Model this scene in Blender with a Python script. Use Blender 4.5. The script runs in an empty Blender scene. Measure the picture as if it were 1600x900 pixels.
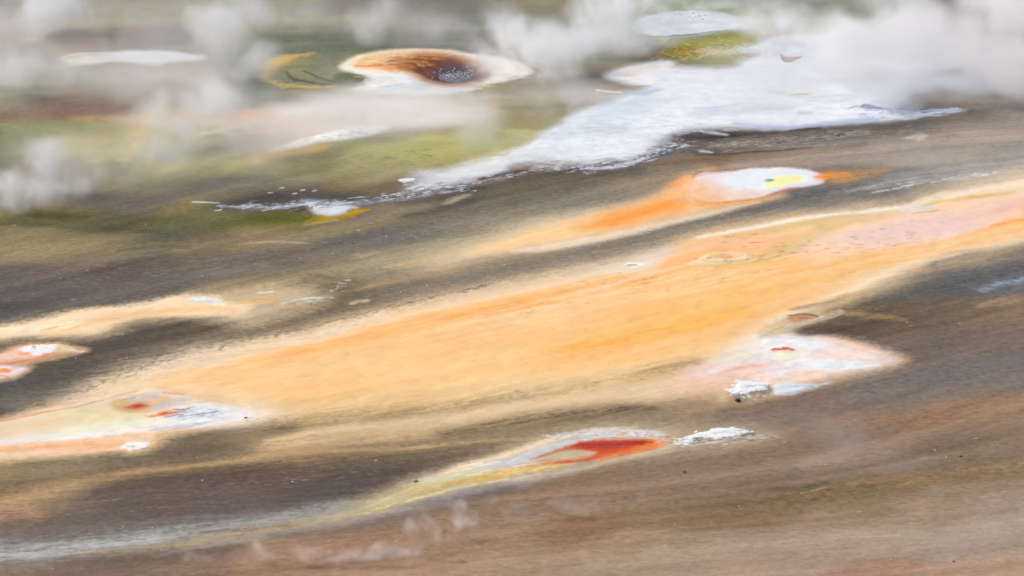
import bpy, math, random
import numpy as np
random.seed(4)
# ------------------------------------------------------------------ camera, light, exposure
scene = bpy.context.scene
CAM_H = 30.0
PITCH = math.radians(13.0)
HFOV = 2 * math.atan(800 / 6441.0)
FPX = 6441.0
cd = bpy.data.cameras.new('camera'); cam = bpy.data.objects.new('camera', cd)
scene.collection.objects.link(cam); scene.camera = cam
cam.location = (0, 0, CAM_H); cam.rotation_euler = (math.pi / 2 - PITCH, 0, 0)
cd.sensor_width = 36; cd.angle = HFOV; cd.clip_start = 1; cd.clip_end = 6000
SUN_EL, SUN_AZ = math.radians(50), math.radians(-80)      # azimuth from +Y towards +X
world = bpy.data.worlds.new('World'); scene.world = world; world.use_nodes = True
wn = world.node_tree.nodes; wl = world.node_tree.links
sky = wn.new('ShaderNodeTexSky'); sky.sky_type = 'NISHITA'; sky.sun_disc = False
sky.sun_elevation = SUN_EL; sky.sun_rotation = SUN_AZ
sky.dust_density = 4.0; sky.air_density = 1.0; sky.ozone_density = 1.0
wn['Background'].inputs['Strength'].default_value = 0.12
wl.new(sky.outputs[0], wn['Background'].inputs['Color'])
ld = bpy.data.lights.new('sun', 'SUN'); sun = bpy.data.objects.new('sun', ld); scene.collection.objects.link(sun)
ld.energy = 2.6; ld.angle = math.radians(4); ld.color = (1.0, 0.94, 0.86)
sun.rotation_euler = (math.pi / 2 - SUN_EL, 0, math.pi - SUN_AZ)
sun.location = (0, 0, 60)
scene.view_settings.view_transform = 'Standard'; scene.view_settings.look = 'None'
scene.view_settings.exposure = -0.06; scene.view_settings.gamma = 1.0
scene.cycles.volume_step_rate = 1.6
scene.cycles.use_adaptive_sampling = True; scene.cycles.adaptive_threshold = .05; scene.cycles.adaptive_min_samples = 12
scene.cycles.transparent_max_bounces = 64
scene.cycles.volume_bounces = 8
scene.cycles.max_bounces = 12
scene.cycles.volume_max_steps = 40
WB = (1.0, 1.0, 1.0)

# ------------------------------------------------------------------ traced point -> place on the ground
CP, SP = math.cos(PITCH), math.sin(PITCH)
def at(u, v, z=0.0):
    u = np.asarray(u, float); v = np.asarray(v, float)
    a = (u - 800) / FPX; b = (450 - v) / FPX
    dx, dy, dz = a, CP + b * SP, -SP + b * CP
    t = (z - CAM_H) / dz
    return t * dx, t * dy
def inv(x, y, z=0.0):
    yy = y * CP - (z - CAM_H) * SP * 1.0
    # camera axes: forward (0,CP,-SP), up (0,SP,CP)
    f = y * CP - (z - CAM_H) * SP
    up = y * SP + (z - CAM_H) * CP
    return 800 + FPX * x / f, 450 - FPX * up / f

# ------------------------------------------------------------------ noise
def vnoise(x, y, seed):
    xi = np.floor(x).astype(np.int64); yi = np.floor(y).astype(np.int64)
    fx = x - xi; fy = y - yi
    fx = fx * fx * (3 - 2 * fx); fy = fy * fy * (3 - 2 * fy)
    rng = np.random.RandomState(seed); T = rng.rand(256, 256).astype(np.float32)
    g = lambda a, b: T[(a & 255), (b & 255)]
    return (g(xi, yi) * (1 - fx) + g(xi + 1, yi) * fx) * (1 - fy) + (g(xi, yi + 1) * (1 - fx) + g(xi + 1, yi + 1) * fx) * fy
def fbm(x, y, scale, octaves, seed, gain=0.55):
    s = np.zeros_like(x); amp = 1.0; tot = 0
    for o in range(octaves):
        a = 0.6 + o * 1.3; ca, sa = math.cos(a), math.sin(a); k = 2.03 ** o / scale
        s += amp * (vnoise((x * ca - y * sa) * k + 17 * o, (x * sa + y * ca) * k + 31 * o, seed + o) * 2 - 1); tot += amp; amp *= gain
    return s / tot * 1.6
def ss(a, b, x):
    t = np.clip((x - a) / (b - a), 0, 1); return t * t * (3 - 2 * t)
def lin(c):
    c = np.asarray(c, float) / 255.0
    return np.where(c <= 0.04045, c / 12.92, ((c + 0.055) / 1.055) ** 2.4)

# ------------------------------------------------------------------ shapes in trace units
MX = 0.42
def spline(pts, closed=True, sub=5):
    p = np.array(pts, float); n = len(p); out = []
    rng = range(n) if closed else range(n - 1)
    for i in rng:
        if closed: a, b, c, d = p[(i - 1) % n], p[i], p[(i + 1) % n], p[(i + 2) % n]
        else: a, b, c, d = p[max(i - 1, 0)], p[i], p[i + 1], p[min(i + 2, n - 1)]
        for k in range(sub):
            t = k / sub
            out.append(0.5 * ((2 * b) + (c - a) * t + (2 * a - 5 * b + 4 * c - d) * t * t + (3 * b - a - 3 * c + d) * t ** 3))
    if not closed: out.append(p[-1])
    return np.array(out)
def ell(cx, cy, rx, ry, rot=0.0, n=14):
    r = math.radians(rot)
    return [(cx + rx * math.cos(a) * math.cos(r) - ry * math.sin(a) * math.sin(r) * 1.0, cy + rx * math.cos(a) * math.sin(r) + ry * math.sin(a) * math.cos(r))
            for a in [2 * math.pi * k / n for k in range(n)]]
def sdist(u, v, poly):
    """signed distance, positive inside"""
    px = poly[:, 0] * MX; py = poly[:, 1]; U = u * MX; n = len(px)
    d2 = np.full(u.shape, 1e12, np.float32); ins = np.zeros(u.shape, bool)
    for i in range(n):
        x0, y0, x1, y1 = px[i], py[i], px[(i + 1) % n], py[(i + 1) % n]
        ex, ey = x1 - x0, y1 - y0; L = ex * ex + ey * ey + 1e-9
        wx = U - x0; wy = v - y0
        t = np.clip((wx * ex + wy * ey) / L, 0, 1)
        dx = wx - t * ex; dy = wy - t * ey
        np.minimum(d2, dx * dx + dy * dy, out=d2)
        if y0 != y1:
            c = ((y0 <= v) != (y1 <= v)) & (U < x0 + (v - y0) * ex / ey)
            ins ^= c
    d = np.sqrt(d2); return np.where(ins, d, -d)
def ldist(u, v, pl):
    """distance over half-width along a stroke"""
    px = pl[:, 0] * MX; py = pl[:, 1]; w = pl[:, 2]; U = u * MX
    best = np.full(u.shape, 1e6, np.float32)
    for i in range(len(px) - 1):
        ex, ey = px[i + 1] - px[i], py[i + 1] - py[i]; L = ex * ex + ey * ey + 1e-9
        wx = U - px[i]; wy = v - py[i]
        t = np.clip((wx * ex + wy * ey) / L, 0, 1)
        dx = wx - t * ex; dy = wy - t * ey
        q = np.sqrt(dx * dx + dy * dy) / np.maximum(w[i] + t * (w[i + 1] - w[i]), 0.4)
        np.minimum(best, q, out=best)
    return best

# ------------------------------------------------------------------ colours of the soil, points spread over the basin
BASE = """
0 5 140 138 132;100 5 146 143 135;200 10 140 138 118;300 10 148 143 130;420 10 138 133 112;520 12 118 113 100;640 8 112 104 94;740 18 105 105 92;850 8 125 118 92;940 5 130 120 92
1000 8 135 140 115;1080 5 120 135 105;1200 5 115 130 115;1350 5 120 125 110;1450 8 110 108 100;1550 10 130 125 118
0 38 150 145 130;80 35 145 138 118;220 32 136 136 110;340 40 136 132 104;480 35 134 132 100;600 38 125 124 100;700 45 108 112 102;830 45 130 132 122;1250 42 122 125 75;1350 45 135 130 95;1500 50 150 138 118;1600 60 150 138 120
0 65 148 135 120;100 65 138 112 95;180 60 126 102 90;270 62 105 98 90;420 60 120 122 98;500 55 105 108 92;600 62 100 107 96;700 60 108 113 102;800 65 130 130 116;900 68 140 138 122;960 65 145 143 122
40 85 145 120 102;370 88 108 116 100;520 90 92 106 92;560 70 85 98 75;840 90 112 112 88;900 95 108 106 84;330 60 112 110 100
60 115 128 130 110;150 115 132 128 110;300 112 145 130 108;390 130 86 98 84;370 112 96 105 92;530 125 88 102 86;860 115 118 112 92;930 115 128 118 92;980 110 148 126 92
20 145 122 126 98;110 145 125 108 88;200 140 118 92 76;270 150 130 105 88;380 145 108 114 92;480 145 122 124 98;830 140 142 132 106;900 140 138 124 98;950 145 146 126 98
0 165 122 112 88;100 162 112 88 72;200 166 112 84 72;0 185 116 84 68;100 178 120 84 72;230 178 125 98 80
0 198 108 115 52;100 200 124 128 62;200 200 148 142 76;60 188 112 112 60;800 190 138 128 80;860 190 142 130 88;700 200 142 136 74;270 205 140 136 72;330 208 140 138 90
0 225 112 112 58;100 225 150 150 98;200 230 160 162 95;280 240 102 102 62;400 245 148 134 72;500 245 120 110 62;620 240 160 160 80;700 225 170 168 76;750 225 168 168 92;800 215 175 168 120;600 225 155 150 90
40 262 112 104 68;130 265 118 108 66;250 270 132 122 74;350 262 160 148 82;450 265 126 118 68;560 260 148 140 84;650 258 148 146 88;250 290 118 110 86;330 285 104 98 90;430 288 148 138 112;520 280 146 130 84;600 272 158 148 100
50 300 118 112 98;150 310 112 102 90;230 310 106 96 90;300 320 126 116 76;620 335 138 126 106;700 310 100 90 78;800 290 105 92 76;900 290 112 98 78;1000 285 130 112 90;1050 270 128 110 90;950 268 95 86 76;680 300 100 88 74;760 318 112 104 90
1350 250 148 136 126;1200 255 145 126 108;1450 240 150 138 125;1550 220 158 142 126;1100 245 118 98 78;1330 262 120 104 92;1300 240 140 128 120;1450 215 140 126 112;1600 190 150 135 120
50 345 108 100 60;150 350 92 86 64;250 350 96 94 64;350 345 102 100 62;430 340 116 114 60;500 348 128 118 70;0 350 112 104 66;0 325 116 106 88
50 370 128 118 86;150 378 124 113 86;230 372 98 98 82;330 376 114 102 80;400 372 140 124 92;500 370 130 118 96;600 350 122 112 92;700 340 118 108 90;800 325 110 104 90;880 315 108 104 94;950 305 105 102 96;0 372 126 116 86
50 400 138 123 95;150 400 128 116 95;0 425 100 92 86;60 430 106 96 88;200 420 98 88 80;330 415 106 98 90;430 400 106 96 86;520 385 103 98 92;600 375 100 96 90;700 365 116 110 98;800 350 138 130 112;300 398 110 100 86
30 450 98 94 90;30 485 82 80 76;150 460 98 91 84;250 445 96 90 84;330 430 116 107 94;400 432 136 122 94;470 425 132 120 92;550 430 115 105 84;620 400 140 128 102;700 390 155 143 115;500 405 128 118 94;560 395 122 112 92;440 455 126 110 84;520 455 112 98 76
30 600 84 82 79;120 590 78 76 72;200 570 86 78 70;280 530 86 78 70;350 510 94 84 70;450 500 98 88 72;550 480 96 87 74;650 450 92 85 77;750 425 92 86 80;850 400 90 86 82;950 375 88 86 84;1050 350 87 87 87;1150 330 89 90 91;1250 312 94 95 96;1350 292 98 98 96;1440 278 112 108 102;1530 258 135 130 120;1600 245 138 132 122;20 550 110 95 80;0 640 90 88 82;150 560 82 76 68
1600 150 128 112 100;1500 170 126 110 98;1400 200 118 108 97;1300 200 112 104 94;1500 130 108 106 106;1550 110 118 114 112;1450 110 115 114 112;1600 110 125 120 118
1600 400 86 87 88;1500 430 86 88 89;1400 450 88 89 86;1350 490 88 79 66;1300 525 92 80 68;1400 510 104 89 75;1500 480 112 98 82;1600 470 126 108 88;1580 440 100 102 106;1450 540 108 96 86;1550 530 116 103 94;1600 570 108 104 100;1450 590 110 104 99;1400 620 116 107 98;1550 600 116 107 98
1250 640 118 101 87;1200 652 118 103 93;1300 660 128 106 87;1400 642 122 107 93;1450 660 138 106 76;1540 640 138 112 88;1600 655 132 108 86;1500 692 112 96 76;1350 690 130 106 88;1300 722 138 117 100;1200 720 128 105 84;1100 735 133 109 88;1250 752 124 103 81;1500 660 124 100 80
1400 728 123 106 89;1500 720 114 98 78;1600 730 124 103 72;1600 700 120 102 80;1350 758 118 95 62;1450 748 124 99 66;1250 772 106 88 60;1150 785 118 95 68;1350 782 126 105 74;1550 765 138 117 92;1600 785 150 130 112;1450 800 148 125 101;1300 812 144 120 96;1200 805 122 98 68;1100 812 122 96 68;1050 795 128 105 78
1000 760 133 110 88;900 770 138 110 84;800 790 132 106 80;700 825 138 112 88;600 845 138 110 86;500 862 142 112 92;400 885 142 117 94;300 890 122 102 86;150 897 112 95 80;900 830 128 97 64;800 850 144 116 86;700 880 148 118 90;600 895 148 120 94;1000 845 148 122 92;1100 865 153 132 110;1200 865 154 133 112;1300 850 156 135 114;1400 850 157 138 118;1500 840 158 140 124;1600 850 158 136 116;1000 885 153 133 108;1150 893 163 137 112;1350 893 152 116 92;1550 893 158 126 100;1600 815 154 136 118;0 890 115 102 88;800 895 146 122 96
1000 650 122 105 84;900 645 108 92 72;800 662 100 86 68;700 680 90 78 62;600 692 90 79 62;1080 640 146 126 98;1100 655 120 103 88;1180 640 125 105 84
500 720 90 78 68;600 730 82 72 62;400 740 88 76 68;300 762 92 80 72;200 772 92 81 73;100 800 102 92 84;0 800 106 94 84;0 850 110 100 92;650 720 82 69 57;550 755 86 77 72;700 760 112 98 90;300 800 96 86 80
0 740 135 120 88;100 722 132 119 94;0 700 128 116 92;200 705 116 104 84;300 690 108 97 82;400 680 112 102 86;500 670 130 116 92;450 700 128 108 80;600 668 148 130 100;250 730 105 90 74;350 705 100 88 72
0 780 112 98 80;50 790 128 110 86;-80 450 95 90 85;-80 600 85 80 76;-80 250 110 108 70;-80 100 140 135 118;-80 850 110 98 88;1690 150 130 115 102;1690 250 135 128 118;1690 420 90 90 90;1690 600 115 104 95;1690 700 130 108 82;1690 850 155 134 114;400 960 140 116 95;1200 960 155 130 108;800 960 146 120 94;200 -60 140 136 115;800 -60 120 112 98;1400 -60 115 112 104
"""
# ------------------------------------------------------------------ mineral stains, mats and crusts, laid down oldest first
L = []
def P(col, f, op, pts, r=1.0): L.append(('P', col, f, op, pts, r))
def S(col, op, pts, r=1.0, soft=1.0): L.append(('S', col, op, [(a, b, w * (1 + .4 * min(max(w - 3, 0) / 3, 1))) for a, b, w in pts], r, soft))

rf = random.Random(77)
def fl(cols, n, line, ln, th=.6, op=(.4, .9), sl=-.15):
    """small flecks and grains of another mineral scattered along a band"""
    p = spline(line, False, 8) if len(line) > 2 else np.array([[line[0][j] + (line[1][j] - line[0][j]) * t / 12 for j in range(3)] for t in range(13)])
    for k in range(n):
        i = rf.randrange(len(p) - 1); t = rf.random(); c = p[i] + (p[i + 1] - p[i]) * t
        x = c[0] + rf.gauss(0, 1) * c[2] * 2; y = c[1] + rf.gauss(0, .55) * c[2] + (x - c[0]) * sl
        w = rf.uniform(*ln) / 2
        S(rf.choice(cols), rf.uniform(*op), [(x - w, y - w * sl, th * rf.uniform(.7, 1.2)), (x + w, y + w * sl, th * .7)], 1.2)
# upper left greens, browns and tongues
S((118, 92, 76), .6, [(-30, 190, 5), (60, 186, 5), (140, 177, 7), (230, 172, 8)], 2)
S((124, 128, 78), .6, [(-30, 200, 7), (60, 201, 9), (130, 204, 8)], 4)
S((172, 132, 78), .7, [(120, 184, 4), (200, 186, 5), (260, 184, 5), (330, 178, 5)], 2)
S((190, 176, 112), .7, [(100, 225, 10), (200, 215, 14), (280, 212, 12)], 3)
S((205, 190, 100), .4, [(138, 252, 3), (160, 248, 4), (190, 249, 3), (215, 253, 2)], 3)
S((95, 92, 55), .8, [(262, 240, 3), (300, 238, 4), (345, 230, 3)], 2)
P((205, 190, 178), 10, .85, [(190, 186), (260, 172), (330, 172), (400, 168), (480, 162), (560, 158), (640, 152), (720, 168), (765, 170), (740, 190), (660, 204), (590, 208), (520, 214), (470, 226), (420, 236), (370, 226), (345, 205), (250, 196)], 3)
P((228, 226, 226), 8, .75, [(420, 168), (520, 160), (600, 150), (700, 160), (760, 172), (700, 192), (600, 198), (500, 205), (430, 200)], 3)
S((222, 180, 150), .6, [(260, 182, 6), (340, 178, 7), (420, 180, 6)], 3)
S((225, 190, 165), .6, [(370, 210, 7), (450, 195, 7), (540, 182, 6)], 3)
S((205, 200, 190), .7, [(300, 212, 3), (345, 202, 2.5), (400, 191, 2)], 2)
P((238, 240, 242), 4, .95, [(425, 236), (455, 222), (500, 208), (540, 200), (575, 198), (605, 199), (585, 209), (545, 216), (500, 220), (460, 230)], 3)
S((152, 150, 84), .4, [(560, 232, 7), (640, 236, 8), (730, 225, 8)], 4)
S((176, 176, 104), .4, [(650, 246, 5), (700, 238, 7), (745, 216, 5)], 4)
S((205, 170, 60), .5, [(400, 250, 5), (440, 238, 5), (500, 228, 4)], 4)
S((172, 150, 100), .7, [(740, 178, 3), (770, 168, 4), (775, 158, 4)], 3)

S((180, 170, 104), .6, [(110, 236, 8), (190, 232, 10), (260, 262, 8), (330, 250, 9), (400, 248, 7)], 3)
S((176, 170, 108), .5, [(560, 244, 9), (640, 240, 10), (720, 228, 9), (770, 208, 7)], 3)
S((186, 150, 82), .55, [(385, 246, 4), (440, 240, 5), (500, 232, 3)], 3)
S((124, 94, 76), .4, [(0, 184, 4), (100, 176, 6), (180, 170, 8), (225, 166, 6)], 3)
S((200, 176, 132), .5, [(230, 182, 5), (300, 180, 7), (280, 200, 8), (220, 210, 8)], 3)
S((150, 132, 96), .5, [(500, 300, 4), (600, 290, 5), (640, 270, 5), (760, 236, 4)], 3)
# olive terrace curve left of the deep crater
P((122, 124, 98), 7, .9, [(408, 112), (440, 92), (500, 84), (560, 84), (585, 110), (590, 130), (540, 136), (470, 136), (425, 128)], 3)
P((204, 172, 92), 4, .9, [(400, 116), (418, 98), (440, 91), (470, 87), (487, 84), (480, 90), (455, 100), (435, 108), (424, 118), (436, 126), (470, 132), (520, 134), (500, 139), (440, 136)], 3)
P((138, 132, 98), 5, .8, [(432, 113), (450, 100), (480, 92), (500, 90), (475, 104), (478, 116), (520, 125), (560, 130), (500, 128), (455, 122)], 3)
S((62, 62, 38), .85, [(470, 112, 1), (500, 122, 1.2), (530, 129, 1.4), (575, 132, 1.3)], .6)
S((60, 60, 34), .8, [(440, 113, 1), (455, 122, 1.2), (490, 129, 1), (520, 131, 1)], .6)
S((48, 52, 44), .8, [(402, 127, 1.2), (424, 131, 1.2)], .6)
S((80, 95, 70), .8, [(450, 138, 1.6), (500, 139, 1.2), (520, 136, 1)], .8)
S((82, 92, 78), .7, [(390, 118, 5), (395, 136, 8), (385, 146, 4)], 6)
S((150, 135, 96), .6, [(430, 146, 2), (480, 142, 3), (540, 137, 3), (590, 134, 2)], 2)

# deep crater apron
P((150, 158, 78), 3, .75, [(530, 104), (545, 89), (590, 80), (660, 77), (620, 90), (560, 118), (588, 128), (570, 130), (545, 118)], 3)
P((70, 78, 42), 3, .8, [(528, 114), (560, 116), (580, 127), (560, 133), (520, 128)], 3)
P((238, 236, 232), 4, 1, [(534, 104), (548, 92), (590, 81), (640, 78), (700, 80), (760, 88), (800, 96), (828, 108), (812, 120), (765, 130), (700, 137), (640, 136), (580, 142), (556, 138), (584, 127), (566, 117), (538, 108)], 1.6)
P((222, 228, 234), 4, .8, [(575, 120), (620, 116), (680, 134), (740, 136), (700, 148), (620, 150), (560, 144)], 4)
S((225, 180, 150), .8, [(556, 138, 1), (578, 137, 1)], .5); S((228, 190, 165), .7, [(560, 142, 1), (600, 145, 1)], .5)
S((235, 225, 190), .8, [(625, 141, 1), (650, 136, 1), (658, 133, .8)], .5)
S((190, 205, 212), .7, [(600, 136, 3), (640, 134, 4), (700, 141, 3)], 3)
S((150, 128, 98), .7, [(756, 136, 2.5), (790, 134, 3), (825, 124, 2.5), (835, 110, 2)], 3)
S((214, 190, 150), .7, [(818, 102, 1.2), (850, 108, 1.5), (838, 120, 1.2)], 2)
S((170, 158, 145), .6, [(690, 152, 3), (740, 152, 4), (790, 150, 3)], 3)
P((244, 202, 142), 6, 1, [(548, 98), (580, 86), (620, 81), (680, 82), (720, 90), (750, 100), (757, 112), (740, 126), (710, 131), (670, 126), (635, 112), (600, 111), (565, 106)], 2)
S((235, 145, 80), .8, [(560, 103, 2), (600, 102, 3), (612, 110, 2)], 4)
S((250, 215, 150), .7, [(562, 97, 3), (590, 90, 3)], 3)
S((225, 180, 150), .8, [(610, 98, 7), (640, 92, 6)], 3)
P((182, 108, 60), 8, .9, [(615, 96), (650, 86), (690, 85), (730, 95), (755, 108), (745, 124), (705, 131), (672, 127), (640, 114), (618, 106)], 2)
P((108, 66, 50), 8, .95, [(630, 98), (655, 90), (700, 90), (748, 103), (754, 114), (744, 126), (708, 132), (668, 128), (645, 112)], 2)
P((78, 72, 82), 7, .9, [(674, 108), (700, 98), (740, 102), (752, 112), (746, 124), (710, 130), (685, 123)], 2)

fl([(120, 62, 36), (206, 130, 70), (150, 84, 48), (226, 160, 96)], 80, [(600, 98, 6), (640, 96, 7), (680, 92, 4)], (4, 18), .8, (.3, .7), .05)
fl([(196, 200, 206), (214, 206, 190), (236, 216, 190)], 60, [(560, 122, 4), (640, 134, 3), (740, 137, 3), (815, 116, 4)], (5, 20), .7, (.3, .7), .02)
# pale far pool bank
P((128, 136, 72), 3, .9, [(975, 52), (985, 28), (1040, 17), (1110, 15), (1160, 20), (1185, 32), (1180, 48), (1150, 55), (1080, 58), (1010, 58)], 4)
P((215, 226, 226), 5, 1, [(984, 38), (1005, 27), (1060, 21), (1110, 22), (1160, 28), (1176, 37), (1160, 46), (1110, 52), (1060, 56), (1000, 54)], 2)
# bright green patch of ground cover between pools
P((136, 134, 56), 4, 1, [(1020, 97), (1040, 80), (1070, 66), (1130, 58), (1190, 52), (1185, 62), (1178, 72), (1160, 78), (1172, 88), (1150, 104), (1100, 108), (1045, 104), (1010, 98)], 7)
S((160, 122, 40), .8, [(1040, 92, 5), (1070, 84, 6), (1100, 82, 5)], 8)
S((150, 150, 70), .8, [(1100, 70, 4), (1140, 66, 4), (1170, 60, 3)], 8)
S((96, 98, 62), .8, [(1060, 100, 4), (1110, 103, 5), (1150, 102, 3)], 8)
P((190, 186, 165), 3, .7, [(1090, 82), (1125, 76), (1150, 84), (1120, 90)], 8)
P((128, 128, 72), 4, .9, [(1220, 52), (1270, 38), (1300, 34), (1285, 50), (1240, 56)], 6)
S((225, 175, 130), .8, [(1192, 51, 1.5), (1208, 50, 1.5)], 1); S((225, 175, 120), .8, [(1340, 51, 2), (1358, 48, 2)], 1)

# broad white sinter sheet
P((218, 224, 233), 5, 1, [(800, 238), (830, 222), (850, 208), (880, 194), (885, 188), (920, 172), (960, 160), (985, 148), (1002, 140), (1010, 132), (985, 129), (955, 122), (946, 118), (965, 109), (1000, 101), (1025, 96), (1046, 98), (1060, 106), (1110, 108), (1150, 106), (1160, 96), (1190, 84), (1150, 80), (1180, 68), (1210, 56), (1260, 54), (1320, 52), (1400, 50), (1480, 60), (1600, 62), (1640, 70), (1640, 90), (1560, 98), (1490, 108), (1430, 120), (1405, 134), (1385, 150), (1400, 166), (1425, 174), (1420, 181), (1400, 186), (1370, 189), (1300, 194), (1240, 202), (1180, 200), (1110, 200), (1070, 208), (1040, 222), (1030, 240), (1000, 248), (950, 252), (900, 254), (860, 248), (820, 244)], 2.5)
S((190, 192, 198), .5, [(900, 256, 6), (980, 250, 7), (1050, 232, 8), (1090, 212, 6)], 5)
P((214, 222, 232), 14, .6, [(860, 240), (900, 200), (1000, 160), (1100, 130), (1250, 100), (1300, 120), (1200, 150), (1050, 190), (960, 240)], 3)
P((232, 232, 238), 4, .9, [(945, 118), (1000, 103), (1040, 98), (1046, 110), (1025, 126), (1010, 131), (970, 124)], 3)
P((232, 220, 214), 4, .8, [(965, 116), (1000, 106), (1035, 101), (1035, 108), (990, 120)], 2)
P((200, 216, 228), 10, .7, [(870, 205), (960, 168), (1010, 150), (1030, 160), (1000, 185), (930, 215), (880, 218)], 5)
P((200, 214, 228), 8, .6, [(940, 160), (1010, 142), (1060, 150), (1050, 180), (980, 190)], 5)
P((234, 238, 246), 14, .75, [(905, 232), (940, 210), (990, 195), (1040, 182), (1060, 165), (1120, 162), (1180, 160), (1140, 172), (1060, 196), (990, 225), (930, 244)], 5)
P((236, 239, 247), 9, .7, [(1060, 158), (1150, 162), (1280, 160), (1300, 170), (1220, 178), (1100, 176), (1060, 186), (1020, 190)], 3)
P((196, 206, 220), 5, .8, [(1072, 176), (1110, 164), (1180, 162), (1240, 166), (1230, 176), (1160, 182), (1090, 184)], 3)
P((234, 238, 247), 7, .7, [(1050, 190), (1160, 184), (1260, 180), (1330, 172), (1300, 186), (1200, 194), (1100, 196)], 3)
P((232, 236, 244), 9, .6, [(1030, 140), (1100, 132), (1180, 132), (1170, 142), (1060, 148)], 4)
S((165, 178, 195), .7, [(975, 143, 3), (1000, 146, 4), (1020, 143, 3)], 4)
S((235, 235, 240), .9, [(932, 141, 1), (950, 144, 1.4), (968, 144, 1)], 1)
S((170, 185, 185), .7, [(1252, 177, 2.5), (1268, 176, 2)], 2); S((175, 170, 140), .8, [(1240, 149, 1.6), (1262, 147, 1.8)], 1); S((190, 195, 195), .7, [(1210, 147, 1.6), (1226, 147, 1.6)], 1)
S((180, 196, 225), .7, [(1150, 194, 3), (1240, 198, 3.5), (1320, 190, 3), (1380, 182, 4), (1450, 178, 3)], 4)
S((120, 128, 160), .8, [(1350, 166, 2), (1390, 172, 2), (1430, 170, 3), (1470, 172, 2)], 6)
S((228, 232, 245), .9, [(1370, 178, 2), (1420, 184, 2.5), (1455, 178, 1.5)], 4)
P((104, 98, 96), 5, .85, [(1370, 162), (1400, 154), (1450, 156), (1500, 164), (1470, 168), (1410, 168)], 3)
# dark hollow below the sheet
P((96, 92, 88), 6, .95, [(1030, 226), (1070, 208), (1120, 202), (1200, 203), (1260, 204), (1300, 197), (1400, 190), (1420, 200), (1350, 210), (1280, 224), (1200, 236), (1100, 240), (1030, 238)], 5)
S((66, 60, 54), .8, [(1060, 214, 3), (1120, 212, 5), (1200, 206, 3), (1280, 200, 3)], 5)
S((150, 142, 128), .7, [(1120, 226, 4), (1200, 222, 6), (1280, 214, 6), (1350, 206, 4)], 6)
S((58, 46, 38), .8, [(1090, 240, 1.2), (1150, 239, 1.5), (1210, 236, 1.3), (1270, 231, 1)], 2)
S((208, 204, 196), .8, [(1415, 216, 3), (1435, 212, 3.5), (1432, 218, 3)], 4)
P((92, 82, 72), 5, .9, [(830, 268), (870, 256), (930, 256), (1000, 250), (1030, 240), (1050, 244), (1010, 256), (980, 266), (900, 274), (850, 272)], 5)
S((215, 222, 234), .8, [(905, 262, 2), (940, 262, 2.5), (975, 258, 3), (1010, 246, 1.5)], 5)
S((205, 212, 225), .8, [(1100, 206, 1), (1125, 208, 1.5), (1140, 210, 1)], 1); S((200, 208, 220), .8, [(1095, 234, 1.2), (1115, 236, 1)], 1)
S((128, 102, 76), .7, [(1020, 256, 4), (1100, 250, 5), (1180, 246, 5), (1280, 238, 4), (1350, 226, 3)], 4)
S((170, 156, 142), .45, [(1150, 264, 6), (1260, 248, 9), (1380, 232, 10), (1500, 210, 10), (1640, 186, 10)], 5)
S((120, 106, 92), .4, [(1200, 262, 4), (1340, 268, 5), (1420, 262, 4)], 5)
S((158, 158, 156), .5, [(1300, 300, 3), (1420, 280, 6), (1520, 262, 8), (1640, 244, 8)], 8)
# strip of white crust running down-left
P((150, 145, 130), 4, .9, [(800, 242), (850, 246), (862, 246), (840, 250), (800, 248)], 3)
P((222, 226, 232), 5.5, 1, [(640, 278), (655, 268), (690, 266), (730, 255), (790, 242), (820, 240), (860, 250), (870, 258), (810, 262), (800, 268), (770, 276), (720, 286), (680, 296), (640, 298), (625, 290)], 5)
S((150, 138, 130), .7, [(800, 262, 3), (835, 256, 4), (860, 256, 3)], 6)
S((98, 76, 48), .8, [(750, 280, 2.5), (790, 270, 3), (820, 264, 3)], 4)
P((92, 84, 76), 10, .8, [(330, 318), (370, 302), (420, 294), (500, 294), (560, 288), (600, 282), (640, 276), (655, 282), (625, 298), (640, 304), (690, 298), (740, 288), (720, 300), (650, 312), (590, 316), (560, 334), (500, 330), (420, 330), (350, 326)], 5)
P((70, 66, 70), 10, .8, [(350, 316), (400, 298), (470, 292), (540, 298), (560, 308), (480, 318), (400, 326)], 5)
P((126, 110, 84), 4, .7, [(566, 292), (600, 284), (640, 288), (610, 302), (575, 308)], 5)
S((180, 190, 206), .55, [(345, 320, 2), (420, 324, 2.5), (480, 318, 3), (540, 318, 3)], 7)
S((164, 174, 194), .6, [(470, 312, 3), (520, 318, 4), (560, 318, 3), (610, 310, 3), (660, 306, 2), (720, 294, 2)], 6)
P((218, 226, 234), 3.5, .9, [(484, 318), (510, 322), (545, 322), (560, 326), (545, 334), (520, 339), (500, 336), (490, 328)], 4)
P((236, 238, 244), 2, 1, [(622, 282), (634, 279), (646, 281), (640, 285), (628, 286)], 1)
S((228, 230, 235), .9, [(340, 316, .8), (300, 316, .8)], .6)
for (a, b) in [(419, 300), (468, 296), (487, 297), (455, 301), (436, 292)]: S((230, 230, 234), .95, [(a - 2, b, .7), (a + 3, b - .5, .6)], 1)
P((176, 140, 30), 2.5, .95, [(476, 342), (500, 338), (530, 339), (548, 330), (560, 327), (580, 329), (560, 338), (530, 345), (500, 350), (480, 350)], 3)
S((96, 96, 38), .7, [(400, 342, 6), (440, 344, 7), (480, 342, 6)], 5)
S((180, 168, 130), .6, [(480, 352, 2), (530, 345, 2)], 1.5)
P((182, 172, 148), 3, .8, [(690, 318), (715, 306), (728, 304), (720, 312), (700, 320)], 3)
S((84, 78, 70), .7, [(640, 340, 4), (690, 328, 5), (740, 312, 4)], 3)
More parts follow.
